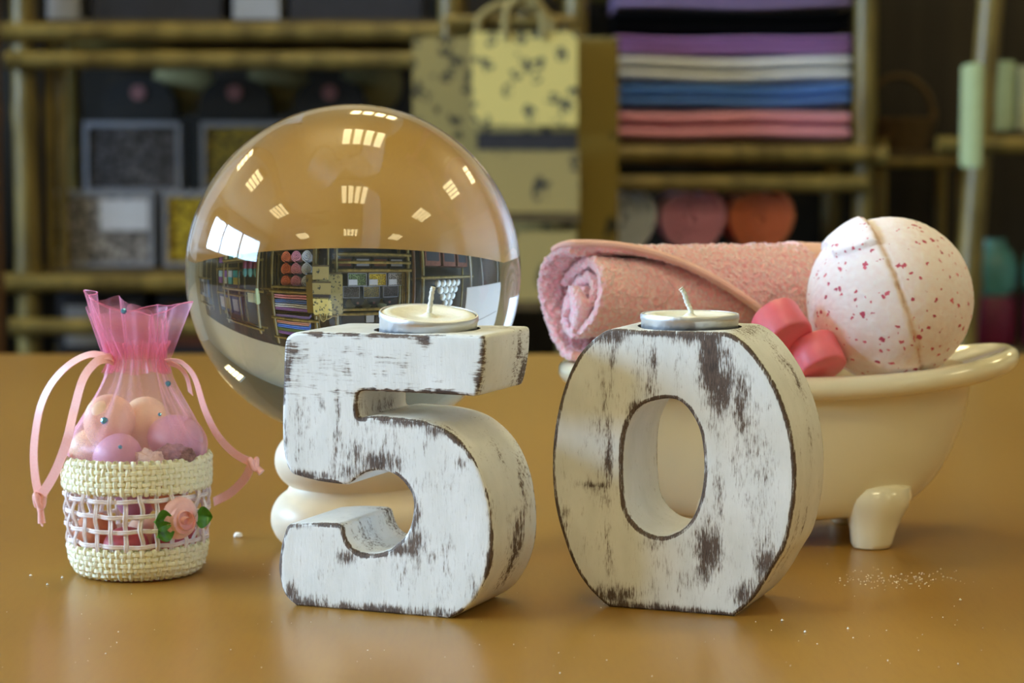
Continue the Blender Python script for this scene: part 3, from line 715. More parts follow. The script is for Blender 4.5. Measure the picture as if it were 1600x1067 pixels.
# towel roll
mtw = NT('pink_terry_cloth'); v = mtw.coords(); nz = mtw.noise(v, 700, 2, .6); vo = mtw.voro(v, 560); n3 = mtw.noise(v, 40, 2)
cc = mtw.mix(mtw.rng(vo, .1, .8), srgb(255, 230, 230), srgb(255, 182, 190)); cc = mtw.mix(mtw.math('MULTIPLY', mtw.rng(n3, .4, .7), .25), cc, srgb(252, 186, 192))
p = mtw.prin(cc, .95, Sheen_Weight=1.0); mtw.l(mtw.bump(mtw.math('SUBTRACT', nz, vo), .6, .0010), p.inputs['Normal']); mtw = mtw.m
mhem = plain('pink_woven_hem', srgb(255, 205, 196), .85, .06, 60, .35, 1400)
TL0 = at(899, 471, 1.037); TL1 = at(1286, 460, 1.116)
ax = TL1 - TL0; TLEN = ax.length; ax.normalize(); ty = Vector((0, 0, 1)); tx = ax.cross(ty).normalized()    # tx points toward camera side
tx = -tx if tx.y > 0 else tx; ty = tx.cross(ax); ty = -ty if ty.z < 0 else ty
towel = thing('rolled_towel', 'rolled pink terry towel lying across the left of the tub', 'towel', TL0)
TR = .0245
def tpos(r, a, s):  # a: 0 = toward camera side, 90deg = up
    return tx * (r * math.cos(a)) + ty * (r * math.sin(a)) + ax * s
def terry(q, k=.0005):
    n_ = noise.noise(q * 430) * .9 + noise.noise(q * 1100) * .6; return n_ * k
def thick_sheet(name, rfun, sfun, a0, a1, th, nu, nv, mat, k=.00085):
    """sheet over angle a0..a1 and s range with rounded edges"""
    m = MB(); 
    def fn(u, v):
        # v runs around the sheet's cross-section along s: outer then edge then inner
        a = a0 + (a1 - a0) * u; s0, s1 = sfun(a); r = rfun(a)
        if v < .46: t = v / .46; s = s0 + (s1 - s0) * t; rr = r; 
        elif v < .5: t = (v - .46) / .04; s = s1 + th * .5 * math.sin(PI * t); rr = r - th * .5 + th * .5 * math.cos(PI * t)
        elif v < .96: t = (v - .5) / .46; s = s1 + (s0 - s1) * t; rr = r - th
        else: t = (v - .96) / .04; s = s0 - th * .5 * math.sin(PI * t); rr = r - th * .5 - th * .5 * math.cos(PI * t)
        flare = 1 + .05 * math.exp(-max(0, s - s0) / .012)
        q = tpos(rr * flare, a, s); return q + q.normalized() * 0 + (tx * math.cos(a) + ty * math.sin(a)) * (terry(q, k) * 1.6) - ax * abs(terry(q + Vector((.3, 0, 0)), k)) * (1 if abs(s - s0) < .002 else 0)
    m.grid(fn, nu, nv, cv=True)
    # close the two long edges
    V = nv
    m.f.append(tuple(range(0, V))); m.f.append(tuple(range(nu * V, nu * V + V))[::-1])
    return m.build(name, mat, towel)
# inner spiral roll
def sp_r(a): return .0052 + (.0211 - .0052) * (a - .6) / (2 * PI * 2.35)
thick_sheet('inner_roll', lambda a: sp_r(a) * (1 + .06 * math.sin(a * 2 + .6)), lambda a: (.004 - .0045 * math.cos(a + 1.1) - .003 * (a < 4), TLEN - .002), .6, .6 + 2 * PI * 2.35, .0046, 300, 300, mtw)
# the loose tongue in the middle
def tong(u, v):
    a = 2 * PI * v; t = u; c_ = tx * (.0035 - .006 * t * (1 - t)) + ty * (.0075 - .0215 * t) + ax * (-.0035 + .001 * math.sin(t * 3)) + tx * (.0055 * math.sin(t * PI))
    w = .0040 * math.sin(PI * min(1, .15 + t * .80)) + .0006; q = c_ + (tx * math.cos(a) * w * 1.05) + ax * math.sin(a) * w * .9
    return q + terry(q) * (tx * math.cos(a) + ax * math.sin(a)) * .8
MB().grid(tong, 60, 40, cv=True).build('inner_fold', mtw, towel)
# outer wrap: its front edge runs diagonally
def s_edge(a):
    d = (a - PI/2)
    if d >= 0: return (.0 - .0015 + .002 * math.sin(a * 2), TLEN)
    t = min(1, -d / 1.9); return (.004 + .088 * t ** .95, TLEN)
thick_sheet('outer_wrap', lambda a: TR + .0008 * math.sin(3 * a) + (.0012 if a < PI/2 else 0), lambda a: (s_edge(a)[0], TLEN - .019), -PI/2 + .1, 2 * PI - 1.45, .0034, 330, 300, mtw)
thick_sheet('hem_band', lambda a: TR + .0003, lambda a: (TLEN - .020, TLEN), -PI/2 + .1, 2 * PI - 1.45, .0026, 160, 40, mhem, .00012)
# stitched border that follows the diagonal edge
m = MB(); P = []
for k in range(60):
    a = PI/2 + .5 - k / 59 * 2.3; s0 = s_edge(a)[0]; P.append(tpos(TR + .0016, a, s0 + .0010))
m.tube(P, .0019, 10, flat=1.9); m.build('hem_edge', mhem, towel)

# bath bomb
kbm = NT('speckled_bath_bomb'); v = kbm.coords(); nf = kbm.noise(v, 350, 4); mpv = kbm.n('ShaderNodeMapping'); 
vd = kbm.n('ShaderNodeVectorMath', operation='ADD'); nzv = kbm.n('ShaderNodeTexNoise'); kbm.l(v, nzv.inputs['Vector']); nzv.inputs['Scale'].default_value = 500
sub = kbm.n('ShaderNodeVectorMath', operation='SCALE'); kbm.l(nzv.outputs['Color'], sub.inputs[0]); sub.inputs['Scale'].default_value = .0032; kbm.l(v, vd.inputs[0]); kbm.l(sub.outputs[0], vd.inputs[1])
vo = kbm.voro(vd.outputs[0], 290); vc = kbm.n('ShaderNodeTexVoronoi'); kbm.l(vd.outputs[0], vc.inputs['Vector']); vc.inputs['Scale'].default_value = 290
sp = kbm.n('ShaderNodeSeparateColor'); kbm.l(vc.outputs['Color'], sp.inputs[0])
clu = kbm.noise(v, 38, 2)
thr = kbm.math('MULTIPLY', kbm.rng(sp.outputs[0], .40, .42), kbm.rng(clu, .30, .40)); size = kbm.rng(sp.outputs[1], 0, 1, .08, .36)
spk = kbm.math('MULTIPLY', kbm.math('LESS_THAN', vo, size), kbm.math('GREATER_THAN', thr, .5))
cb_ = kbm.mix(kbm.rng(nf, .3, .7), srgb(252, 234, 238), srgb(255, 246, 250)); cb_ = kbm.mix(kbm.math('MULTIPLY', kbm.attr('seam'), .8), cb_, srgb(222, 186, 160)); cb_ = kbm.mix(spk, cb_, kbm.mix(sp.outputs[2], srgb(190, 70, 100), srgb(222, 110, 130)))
p = kbm.prin(cb_, .85, Subsurface_Weight=.1, Subsurface_Radius=(.003, .002, .002)); kbm.l(kbm.bump(nf, .35, .0007), p.inputs['Normal']); mbomb = kbm.m
BC = at(1390, 468, 1.028); BRr = .0369
m = MB(); NBm = 200; seam = []
sa = Vector((.94, .02, .33)).normalized()      # seam plane normal: slightly turned to the camera
sa2 = sa.orthogonal()
pr = [(math.sin(PI * k / 120) if 0 < k < 120 else 0, -math.cos(PI * k / 120)) for k in range(121)]
m.lathe(pr, seg=240)
rotm = Vector((0, 0, 1)).rotation_difference(sa).to_matrix()
vs_ = []
upl = (Vector((0, 0, 1)) - sa * sa.z).normalized()
for x, y, z in m.v:
    d = rotm @ Vector((x, y, z)); s_ = d.dot(sa); s_ += .010 * noise.noise(d * 7) + .006 * noise.noise(d * 22); g = math.exp(-(s_ / .026) ** 2) * (1 + 1.0 * noise.noise(d * 16))
    r = BRr + .00022 * noise.noise(d * 18) + .00012 * noise.noise(d * 50) - .0007 * g
    if s_ < 0: r += .0010 * (1 - min(1, -s_ * 1.2))
    up = d.dot(upl)
    if -.50 < s_ < -.0 and up > .74: r += .0020 * min(1, (up - .74) / .02)
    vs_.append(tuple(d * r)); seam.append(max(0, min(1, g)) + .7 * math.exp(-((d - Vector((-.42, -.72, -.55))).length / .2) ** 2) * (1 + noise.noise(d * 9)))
m.v = vs_
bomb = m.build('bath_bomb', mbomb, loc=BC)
a_ = bomb.data.attributes.new('seam', 'FLOAT', 'POINT'); a_.data.foreach_set('value', np.array(seam, dtype=np.float32))
tag(bomb, 'large round white bath bomb with pink specks in the right of the tub', 'bath bomb')
# pink soap cylinders
msp = plain('hot_pink_soap', srgb(242, 124, 144), .38, .05, 100, .08, 900, Subsurface_Weight=.5, Subsurface_Radius=(.006, .002, .002))
def soap(label, pos, r, ln, axis):
    m = MB(); b = .0014
    pr = [(0, -ln/2), (r - b, -ln/2), (r - b * .3, -ln/2 + b * .3), (r, -ln/2 + b), (r, ln/2 - b), (r - b * .3, ln/2 - b * .3), (r - b, ln/2), (0, ln/2)]
    m.lathe(pr, seg=64); o = m.build('soap_bar', msp, loc=pos); o.rotation_mode = 'QUATERNION'; o.rotation_quaternion = Vector((0, 0, 1)).rotation_difference(Vector(axis).normalized())
    return tag(o, label, 'soap', 'hot pink soaps in the tub')
soap('upper hot pink round soap leaning on the towel, above the other one', at(1221, 512, 1.006), .0114, .0160, (.38, -.62, -.62))
soap('lower hot pink round soap between the zero and the bath bomb', at(1276, 558, 1.007), .0114, .0150, (.30, -.52, -.74))

# crumbs on the table
mcr = plain('white_powder', srgb(250, 244, 235), .9, .05, 900)
m = MB(); rnd = random.Random(3)
def crumb(m, c, r):
    b = len(m.v)
    for dx, dy, dz in ((1,0,0),(-1,0,0),(0,1,0),(0,-1,0),(0,0,1),(0,0,-.3)): m.v.append((c[0] + dx * r * rnd.uniform(.7, 1.2), c[1] + dy * r * rnd.uniform(.7, 1.2), c[2] + (dz + .3) * r))
    for f in ((0,2,4),(2,1,4),(1,3,4),(3,0,4),(2,0,5),(1,2,5),(3,1,5),(0,3,5)): m.f.append(tuple(b + i for i in f))
for _ in range(150):
    px = rnd.gauss(1400, 55); py = 905 + rnd.gauss(0, 7) + (px - 1400) * -.015; q = on_table(px, py); crumb(m, q, rnd.uniform(.00016, .00048))
for _ in range(110):
    px = rnd.uniform(0, 1600); py = rnd.uniform(880, 1060); q = on_table(px, py); crumb(m, q, rnd.uniform(.00012, .00036))
for px, py in ((1325, 983), (1222, 970), (48, 900), (97, 903), (74, 914), (1258, 988), (1500, 938), (320, 880)): crumb(m, on_table(px, py), .0007)
tag(m.build('powder_crumbs', mcr), 'fine white powder crumbs scattered on the table', 'crumbs', kind='stuff')
crumple('white_crumb', 'small white crumb between the basket and the five', 'crumb', on_table(372, 840) + Vector((0, 0, .0011)), .0020, .0016, .0013, mcr, 2, .2)

# ================================================================== BACKGROUND: BAMBOO SHELVES AND GOODS
kbb = NT('bamboo'); v = kbb.coords((1, 1, .3)); nz = kbb.noise(v, 30, 3)
kbb.prin(kbb.mix(kbb.rng(nz, .3, .7), srgb(92, 76, 32), srgb(146, 124, 62)), .4); mbam = kbb.m
mdark = plain('dark_shelf_board', srgb(84, 66, 34), .6, .2, 30)
mblk = plain('black_board', srgb(20, 18, 18), .6, .2)
YS = 3.50; PXM = FPX / YS
def X(px, Y=YS): return at(px, 300, Y).x
def Z(py, Y=YS): return at(800, py, Y).z
def pole(p0, p1, r):
    p0, p1 = Vector(p0), Vector(p1); L = (p1 - p0).length; n = max(6, int(L / .03)); pts = []; rr = []
    for i in range(n + 1):
        t = i / n; pts.append(p0.lerp(p1, t)); ph = (t * L / .24) % 1; rr.append(r * (1.0 + (.14 if ph < .09 else 0)))
    return MB().tube(pts, rr, 12)
def shelf_unit(label, x0, x1, y0, y1, ztop, levels, r=.018, boards=True):
    """bamboo shelving: four posts, per level a board, front and back rails"""
    root = thing('bamboo_shelf', label, 'shelf', ((x0 + x1) / 2, (y0 + y1) / 2, 0)); o0 = Vector(root.location)
    def loc(m): m.v = [tuple(Vector(p) - o0) for p in m.v]; return m
    for x in (x0, x1):
        for y in (y0, y1): loc(pole((x, y, 0), (x, y, ztop), r)).build('post', mbam, root)
    for z in levels:
        for y in (y0 - r * 1.1, y1): loc(pole((x0 - .03, y, z - .02), (x1 + .03, y, z - .02), r * .75)).build('rail', mbam, root)
        loc(MB().box(x0 + r, x1 - r, y0 + .004, y1 - r, z - .012, z)).build('shelf_board', mdark, root, smooth=False)
    return root
# unit behind the ball: pebble boxes
zA = [Z(560), Z(420), Z(30), Z(-230), Z(-520)]
shelf_unit('tall bamboo shelf with pebble boxes behind the crystal ball', X(42), X(705), YS, YS + .36, Z(-560), zA)
root = bpy.data.objects['bamboo_shelf']
def extra_rail(root, pa, pb, r, name='rail'):
    o0 = Vector(root.location); m = pole(pa, pb, r); m.v = [tuple(Vector(p) - o0) for p in m.v]; m.build(name, mbam, root)
for py_ in (95, 508): extra_rail(root, (X(20), YS - .03, Z(py_)), (X(740), YS - .03, Z(py_)), .013)
for px_ in (75, 95): extra_rail(root, (X(px_), YS + .02, Z(420)), (X(px_), YS + .02, Z(30)), .008, 'spindle')
# separate dark bamboo pole at the far left
m = pole((X(14), YS - .12, 0), (X(14), YS - .12, 2.2), .016)
tag(m.build('bamboo_pole', plain('dark_bamboo', srgb(88, 58, 30), .4, .2)), 'dark brown bamboo pole at the far left of the shelf', 'pole')

def pebble(name, c1, c2, c3):
    k = NT(name); v = k.coords(); vc = k.n('ShaderNodeTexVoronoi'); k.l(v, vc.inputs['Vector']); vc.inputs['Scale'].default_value = 95
    sp = k.n('ShaderNodeSeparateColor'); k.l(vc.outputs['Color'], sp.inputs[0])
    c = k.mix(sp.outputs[0], c1, c2); c = k.mix(k.rng(vc.outputs['Distance'], .35, .75), c, c3)
    p = k.prin(c, .4); k.l(k.bump(vc.outputs['Distance'], -.8, .004), p.inputs['Normal']); return k.m
mpG = pebble('grey_pebbles', srgb(120, 112, 112), srgb(190, 182, 178), srgb(40, 36, 40)); mpY = pebble('yellow_pebbles', srgb(196, 164, 30), srgb(232, 206, 70), srgb(90, 70, 10)); mpN = pebble('green_pebbles', srgb(80, 110, 70), srgb(150, 170, 120), srgb(26, 34, 24))
mpD = pebble('dark_pebbles', srgb(60, 56, 60), srgb(104, 100, 104), srgb(22, 20, 24)); mpYD = pebble('olive_pebbles', srgb(140, 118, 26), srgb(168, 146, 50), srgb(50, 40, 12))
mtray = plain('clear_grey_plastic', srgb(150, 152, 164), .3, .05); mlab = plain('white_paper_label', srgb(216, 216, 226), .7, .03)
def pebble_box(label, x0, x1, y0, z0, z1, mat, lab=True):
    w, h = x1 - x0, z1 - z0; t = thing('pebble_box', label, 'box', ((x0 + x1) / 2, y0, z0), group='boxes of decorative pebbles')
    m = MB(); m.box(-w/2, w/2, .10, .106, 0, h); m.box(-w/2, -w/2 + .006, 0, .10, 0, h); m.box(w/2 - .006, w/2, 0, .10, 0, h); m.box(-w/2 + .006, w/2 - .006, 0, .1, 0, .006); m.box(-w/2 + .006, w/2 - .006, 0, .1, h - .008, h)
    m.build('tray', mtray, t, smooth=False)
    MB().box(-w/2 + .0065, w/2 - .0065, .006, .098, .0065, h - .0085).build('pebbles', mat, t, smooth=False)
    if lab: MB().box(.0, w/2 - .008, .002, .0055, h * .48, h - .012).build('label', mlab, t, smooth=False)
    return t
zs = Z(418)
for i, (nm, mt, mt2) in enumerate((('grey', mpG, mpD), ('yellow', mpY, mpYD), ('green', mpN, mpD))):
    a0 = 66 + i * 183; 
    pebble_box('box of %s pebbles with a white label in the lower row' % nm, X(a0), X(a0 + 168), YS + .03, zs, Z(300), mt)
    pebble_box('unlabelled box of dark %s pebbles in the upper row' % nm, X(a0 + 66, YS + .16), X(a0 + 66 + 150, YS + .16), YS + .16, Z(300, YS + .16), Z(190, YS + .16), mt2, False)
# riser under the upper row
tag(MB().box(X(60), X(640), YS + .15, YS + .32, zs, Z(300, YS + .16) - .001).build('display_riser', mblk, smooth=False), 'black step riser under the upper pebble boxes', 'riser')
# black arched gift boxes above, with cream discs behind
mcream = plain('cream_card', srgb(150, 140, 92), .7, .1); mpk = plain('dusty_pink_tag', srgb(150, 100, 100), .7)
for i, a0 in enumerate((210, 362, 512)):
    Y = YS + .12; zb = Z(190, YS + .16) + .001; R_ = .058
    c_ = thing('arched_box', ('black arched box with small pink tag, %s of the three' % ('leftmost', 'middle', 'rightmost')[i]), 'box', (X(a0, Y), Y + .05, zb), group='black arched boxes over the pebbles')
    m = MB(); pts = [(-R_, 0), (R_, 0)] + [(R_ * math.cos(a), .022 + R_ * .85 * math.sin(a)) for a in [PI * k / 20 for k in range(21)]]
    n = len(pts); m.v = [(x, 0, z) for x, z in pts] + [(x, .05, z) for x, z in pts]; m.f = [tuple(range(n)), tuple(range(n, 2 * n))[::-1]] + [(k, (k+1) % n, n + (k+1) % n, n + k) for k in range(n)]
    m.build('box_body', mblk, c_, smooth=False); MB().lathe([(0, -.002), (.012, -.002), (.012, .001), (0, .001)], seg=24).xf(Matrix.Rotation(PI/2, 4, 'X')).build('tag', mpk, c_, loc=(0, -.003, .045))
    m = MB().lathe([(0, 0), (.046, 0), (.05, .003), (.046, .006), (0, .006)], seg=40).xf(Matrix.Rotation(PI/2, 4, 'X'))
    q = m.build('cream_disc', mcream, loc=(X(a0 + 62, Y) , Y + .125, zb + .06)); tag(q, 'round cream card behind the %s black arched box' % ('leftmost', 'middle', 'rightmost')[i], 'card', 'cream cards behind the arched boxes')
# lower shelf: dark boxes with brown picture fronts; upper shelf: dark boxes and pale cartons
mbr = plain('rust_brown_card', srgb(120, 66, 44), .7, .3, 20); mgy = plain('pale_grey_card', srgb(176, 176, 182), .7, .06); mdk = plain('charcoal_card', srgb(44, 40, 44), .7, .2)
def carton(name, label, x0, x1, y0, d, z0, z1, mat, front=None, group=None, cat='box'):
    c_ = thing(name, label, cat, ((x0 + x1) / 2, y0, z0), group=group); w = (x1 - x0) / 2
    MB().box(-w, w, 0, d, 0, z1 - z0).build('carton_body', mat, c_, smooth=False, bevel=.002)
    if front: MB().box(-w * .8, w * .8, -.003, -.0005, (z1 - z0) * .15, (z1 - z0) * .8).build('front_label', front, c_, smooth=False)
    return c_
for i in range(4):
    carton('dark_carton', 'charcoal carton with rust brown front low on the pebble shelf, %s' % ('nearest the left pole', 'second from the left', 'third from the left', 'rightmost of four')[i], X(75 + i * 160), X(215 + i * 160), YS + .05, .2, Z(560) + .001, Z(462), mdk, mbr if i % 2 else mgy, 'cartons on the low shelf')
zt_ = Z(30)
for i, (x0, x1, h, mt, lb) in enumerate(((70, 120, .05, mgy, 'small pale carton at the left end of the top shelf'), (140, 345, .09, mdk, 'charcoal carton on the top shelf, beside the small pale carton'), (362, 436, .07, mgy, 'pale carton in the middle of the top shelf'), (450, 660, .10, mdk, 'charcoal carton at the right of the top shelf'))):
    carton('stored_carton', lb, X(x0), X(x1), YS + .04, .18, zt_ + .001, zt_ + h, mt, None, 'cartons on the top shelf')

# printed kraft bags hanging between the shelves
def printed(name, base, ink, scale, thr=.32):
    k = NT(name); v = k.coords(); nzv = k.n('ShaderNodeTexNoise'); k.l(v, nzv.inputs['Vector']); nzv.inputs['Scale'].default_value = 40
    sc_ = k.n('ShaderNodeVectorMath', operation='SCALE'); k.l(nzv.outputs['Color'], sc_.inputs[0]); sc_.inputs['Scale'].default_value = .02
    ad = k.n('ShaderNodeVectorMath', operation='ADD'); k.l(v, ad.inputs[0]); k.l(sc_.outputs[0], ad.inputs[1])
    vo = k.voro(ad.outputs[0], scale); n2 = k.noise(v, scale * 3, 2); m_ = k.math('MULTIPLY', k.rng(vo, thr, thr - .08), k.rng(n2, .42, .5))
    k.prin(k.mix(m_, base, ink), .7); return k.m
kr1 = printed('printed_kraft_large', srgb(158, 140, 84), srgb(52, 48, 36), 34, .42); kr2 = printed('printed_kraft_small', srgb(222, 200, 118), srgb(70, 72, 60), 38, .42); kr3 = printed('printed_kraft_olive', srgb(140, 116, 40), srgb(46, 42, 24), 20, .30); kr4 = printed('printed_kraft_mid', srgb(168, 146, 88), srgb(60, 56, 44), 22, .32)
mrope = plain('twisted_paper_handle', srgb(150, 132, 80), .8, .2, 200)
def kraft_bag(label, x0, x1, y, z0, z1, d, mat, taper=0, handle=.06, band=None):
    w = (x1 - x0) / 2; t = thing('kraft_bag', label, 'bag', ((x0 + x1) / 2, y, z0), group='printed kraft bags between the shelves'); h = z1 - z0
    m = MB(); 
    for z, ww in ((0, w - taper), (h, w)):
        m.v += [(-ww, 0, z), (ww, 0, z), (ww, d, z), (-ww, d, z)]
    m.f = [(0,1,2,3), (0,4,5,1), (1,5,6,2), (2,6,7,3), (3,7,4,0)]
    # inside faces a hair smaller so the open top has thickness
    for z, ww in ((.002, w - taper - .002), (h, w - .002)): m.v += [(-ww, .002, z), (ww, .002, z), (ww, d - .002, z), (-ww, d - .002, z)]
    m.f += [(8,9,10,11), (8,12,13,9), (9,13,14,10), (10,14,15,11), (11,15,12,8), (4,5,13,12), (5,6,14,13), (6,7,15,14), (7,4,12,15)]
    m.build('bag_body', mat, t, smooth=False)
    if handle:
        for yy in (.0, d):
            pts = [Vector((-w * .35, yy, h - .01)), Vector((-w * .33, yy, h + handle * .6)), Vector((0, yy, h + handle)), Vector((w * .33, yy, h + handle * .6)), Vector((w * .35, yy, h - .01))]
            MB().tube(catmull(pts, 6), .006, 8).build('handle', mrope, t)
    if band: MB().box(-w + .003, w - .003, -.004, -.001, h * band[0], h * band[1]).build('dark_band', mdk, t, smooth=False)
    return t
kraft_bag('largest printed kraft bag, behind the smaller ones, left of the towel stack', X(648, 3.42), X(962, 3.42), 3.36, Z(405, 3.36), Z(58, 3.36), .07, kr1, .0, .05)
kraft_bag('narrow olive printed bag next to the towel stack', X(902, 3.30), X(966, 3.30), 3.30, Z(400, 3.30), Z(62, 3.30), .05, kr3, 0, 0)
kraft_bag('small bright yellow printed kraft bag with rope handles, hanging topmost', X(738, 3.22), X(902, 3.22), 3.22, Z(196, 3.22), Z(50, 3.22), .045, kr2, .0, .05)
kraft_bag('wide low printed kraft bag beneath the bright yellow one', X(742, 3.24), X(905, 3.24), 3.24, Z(332, 3.24), Z(236, 3.24), .05, kr4, 0, 0, (1.02, 1.30))
kraft_bag('lowest printed kraft bag, just above the table edge', X(760, 3.20), X(900, 3.20), 3.20, Z(470, 3.20), Z(362, 3.20), .05, kr4, 0, 0)
# display stand that carries the bags
ds = thing('display_stand', 'bamboo stand carrying the printed kraft bags', 'stand', (X(805), 3.40, 0)); o0 = Vector(ds.location)
def dsbox(name, *a):
    m = MB().box(*a); m.v = [tuple(Vector(p) - o0) for p in m.v]; m.build(name, mdark, ds, smooth=False)
for px_ in (700, 885): extra_rail(ds, (X(px_, 3.447), 3.447, 0.001), (X(px_, 3.447), 3.447, Z(40)), .009, 'post')
for px_ in (770, 880): extra_rail(ds, (X(px_, 3.31), 3.305, 0), (X(px_, 3.31), 3.305, Z(345)), .009, 'post')
dsbox('support_plate', X(655, 3.4), X(955, 3.4), 3.35, 3.436, Z(405, 3.36) - .014, Z(405, 3.36) - .001)
dsbox('support_plate', X(742, 3.24), X(905, 3.24), 3.20, 3.295, Z(332, 3.24) - .012, Z(332, 3.24) - .001)
dsbox('support_plate', X(755, 3.20), X(905, 3.20), 3.19, 3.295, Z(470, 3.20) - .012, Z(470, 3.20) - .001)
extra_rail(ds, (X(695, 3.447), 3.447, Z(36)), (X(895, 3.447), 3.447, Z(36)), .009)
extra_rail(ds, (X(820, 3.3), 3.447, 1.1145), (X(820, 3.2), 3.20, 1.1145), .003, 'hook')
extra_rail(ds, (X(820, 3.3), 3.447, Z(40)), (X(820, 3.3), 3.447, 1.13), .008, 'post')

# towel unit
xB0, xB1 = X(900), X(1350)
shelf_unit('bamboo shelf of folded and rolled towels, right of the kraft bags', xB0, xB1, YS, YS + .36, 1.46, [Z(628), Z(222), Z(-50) , 1.40], .017)
ub = bpy.data.objects['bamboo_shelf.001']
extra_rail(ub, (xB0, YS - .03, Z(286)), (xB1, YS - .03, Z(286)), .013); extra_rail(ub, (xB0, YS - .03, Z(240)), (xB1, YS - .03, Z(240)), .012)
def towmat(name, col): return plain(name, col, .95, .1, 60, .6, 500, Sheen_Weight=.3)
TM = {'purple': towmat('purple_towel', srgb(176, 112, 190)), 'black': plain('black_towel', srgb(9, 8, 10), 1.0, .1, 60, .4, 500, Specular_IOR_Level=.1), 'white': towmat('white_towel', srgb(236, 236, 240)), 'blue': towmat('blue_towel', srgb(86, 144, 236)), 'pink': towmat('pink_towel', srgb(248, 168, 192)),
      'orange': towmat('orange_towel', srgb(238, 130, 84)), 'green': towmat('green_towel', srgb(126, 150, 70)), 'lilac': towmat('lilac_towel', srgb(176, 140, 190)), 'peach': towmat('peach_towel', srgb(236, 170, 140))}
def folded_towel(label, x0, x1, y0, d, z0, z1, mat, sag, group):
    cx = (x0 + x1) / 2; w = (x1 - x0) / 2; h = z1 - z0; t = thing('folded_towel', label, 'towel', (cx, y0 + d / 2, z0), group=group)
    for k in range(2):     # two folded layers
        zz0 = h * k / 2; hh = h / 2
        def fn(u, v):
            a = 2 * PI * v; x = -w + 2 * w * u; q = 1 - .06 * abs(2 * u - 1) ** 8
            y = (d / 2) * sgnp(math.cos(a), .45) * q; z = zz0 + hh / 2 + hh / 2 * sgnp(math.sin(a), .7) * q
            return (x, y, z + sag * (2 * u - 1) ** 2 + .0012 * math.sin(u * 9 + z0 * 50))
        m = MB().grid(fn, 30, 24, cv=True); m.f.append(tuple(range(24))); m.f.append(tuple(range(30 * 24, 31 * 24))[::-1]); m.build('folded_layer', mat, t)
    return t
stack = [('pink', 205, 158), ('blue', 158, 124), ('white', 124, 82), ('purple', 82, 54), ('black', 54, 20), ('lilac', 20, -8)]
nm_ = {'pink': 'pink folded towel at the bottom of the stack, on the shelf board', 'blue': 'blue folded towel between the pink and the white ones', 'white': 'white folded towel above the blue one', 'purple': 'purple folded towel above the white one', 'black': 'black folded towel between the purple ones', 'lilac': 'lilac folded towel above the black one, cut by the top edge'}
zz = Z(220) + .001
for c_, ya, yb in stack:
    h = (ya - yb) / PXM; folded_towel(nm_[c_], X(962), X(1326), YS - .015, .30, zz, zz + h, TM[c_], .0 if c_ == 'pink' else .004, 'folded towels in the striped stack'); zz += h + .003
zz = Z(-50) + .003
for c_, h, lb in (('peach', .035, 'peach folded towel at the bottom of the upper stack'), ('blue', .04, 'blue folded towel in the upper stack'), ('green', .03, 'green folded towel in the upper stack'), ('purple', .035, 'purple folded towel at the top of the upper stack')):
    folded_towel(lb, X(975), X(1330), YS, .28, zz, zz + h, TM[c_], 0, 'folded towels in the upper stack'); zz += h + .0035
def roll_towel(label, x, y0, z, r, d, mat, group):
    t = thing('towel_roll', label, 'towel', (x, y0, z), group=group); m = MB()
    def fn(u, v):
        a = u * 2 * PI * 3.2; rr = r * (.12 + .88 * u); w_ = r * .19
        vv = v * 4
        if vv < 1: y = d * (1 - vv); q = rr
        elif vv < 2: y = -.004 * math.sin(PI * (vv - 1)); q = rr - w_ * (vv - 1)
        elif vv < 3: y = d * (vv - 2); q = rr - w_
        else: y = d; q = rr - w_ * (4 - vv)
        q *= 1 + .04 * math.sin(a * 3); return (q * math.cos(a), y, q * math.sin(a))
    m.grid(fn, 110, 16, cv=True); m.f.append(tuple(range(16))); m.f.append(tuple(range(110 * 16, 111 * 16))[::-1])
    m.build('rolled_cloth', mat, t); return t
rr_ = .055; zb = Z(628) + .001 + rr_
cx3 = (1188, 1080, 972)
names = ['orange', 'pink', 'white']
for row in range(3):
    for ci, px_ in enumerate(cx3):
        c_ = names[ci]
        if ci == 2 and row > 0: c_ = 'white'
        off = 0 if row != 1 else 0
        lv = ('bottom', 'middle', 'top')[row]
        roll_towel('rolled %s towel in the %s row of the pile under the folded stack' % (c_, lv), X(px_) , YS + .0, zb + row * (2 * rr_ + .001), rr_ * .985, .24, TM[c_], 'rolled towels below the folded stack')
# right-hand open rack with cartons, jars
ur = shelf_unit('dark bamboo rack at the right edge with pale cartons and glass jars', X(1530, 3.3), X(1530, 3.3) + .62, 3.30, 3.47, 1.35, [Z(545, 3.3), Z(205, 3.3), 1.32], .016)
_lp = [c_ for c_ in ur.children if c_.name.split('.')[0] == 'post'][:2]
for c_ in _lp: bpy.data.objects.remove(c_)
extra_rail(ur, (X(1468, 3.3), 3.30, 0), (X(1558, 3.3), 3.30, 1.35), .018, 'post')
mpg = plain('pale_green_card', srgb(176, 186, 136), .6, .06); mwh = plain('off_white_card', srgb(206, 208, 172), .6, .06)
z_ = Z(205, 3.3) + .001
carton('pale_green_carton', 'tall pale green carton at the left end of the right rack', X(1500, 3.3) + .050, X(1548, 3.3) + .042, 3.345, .12, z_, z_ + .10, mpg)
carton('off_white_carton', 'off white carton at the right edge of the photo on the rack', X(1572, 3.3) + .025, X(1572, 3.3) + .12, 3.33, .14, z_, z_ + .093, mwh)
tag(MB().box(X(1498, 3.24), X(1514, 3.24), 3.15, 3.24, Z(262, 3.2), Z(100, 3.2)).build('hanging_banner', mpg, smooth=False, bevel=.003), 'pale green box standing beside the right rack post', 'box')
kj = NT('teal_glass'); kj.prin(srgb(130, 200, 196), .08, Transmission_Weight=.6, IOR=1.45); mteal = kj.m
mmag = plain('magenta_lid', srgb(110, 26, 60), .4)
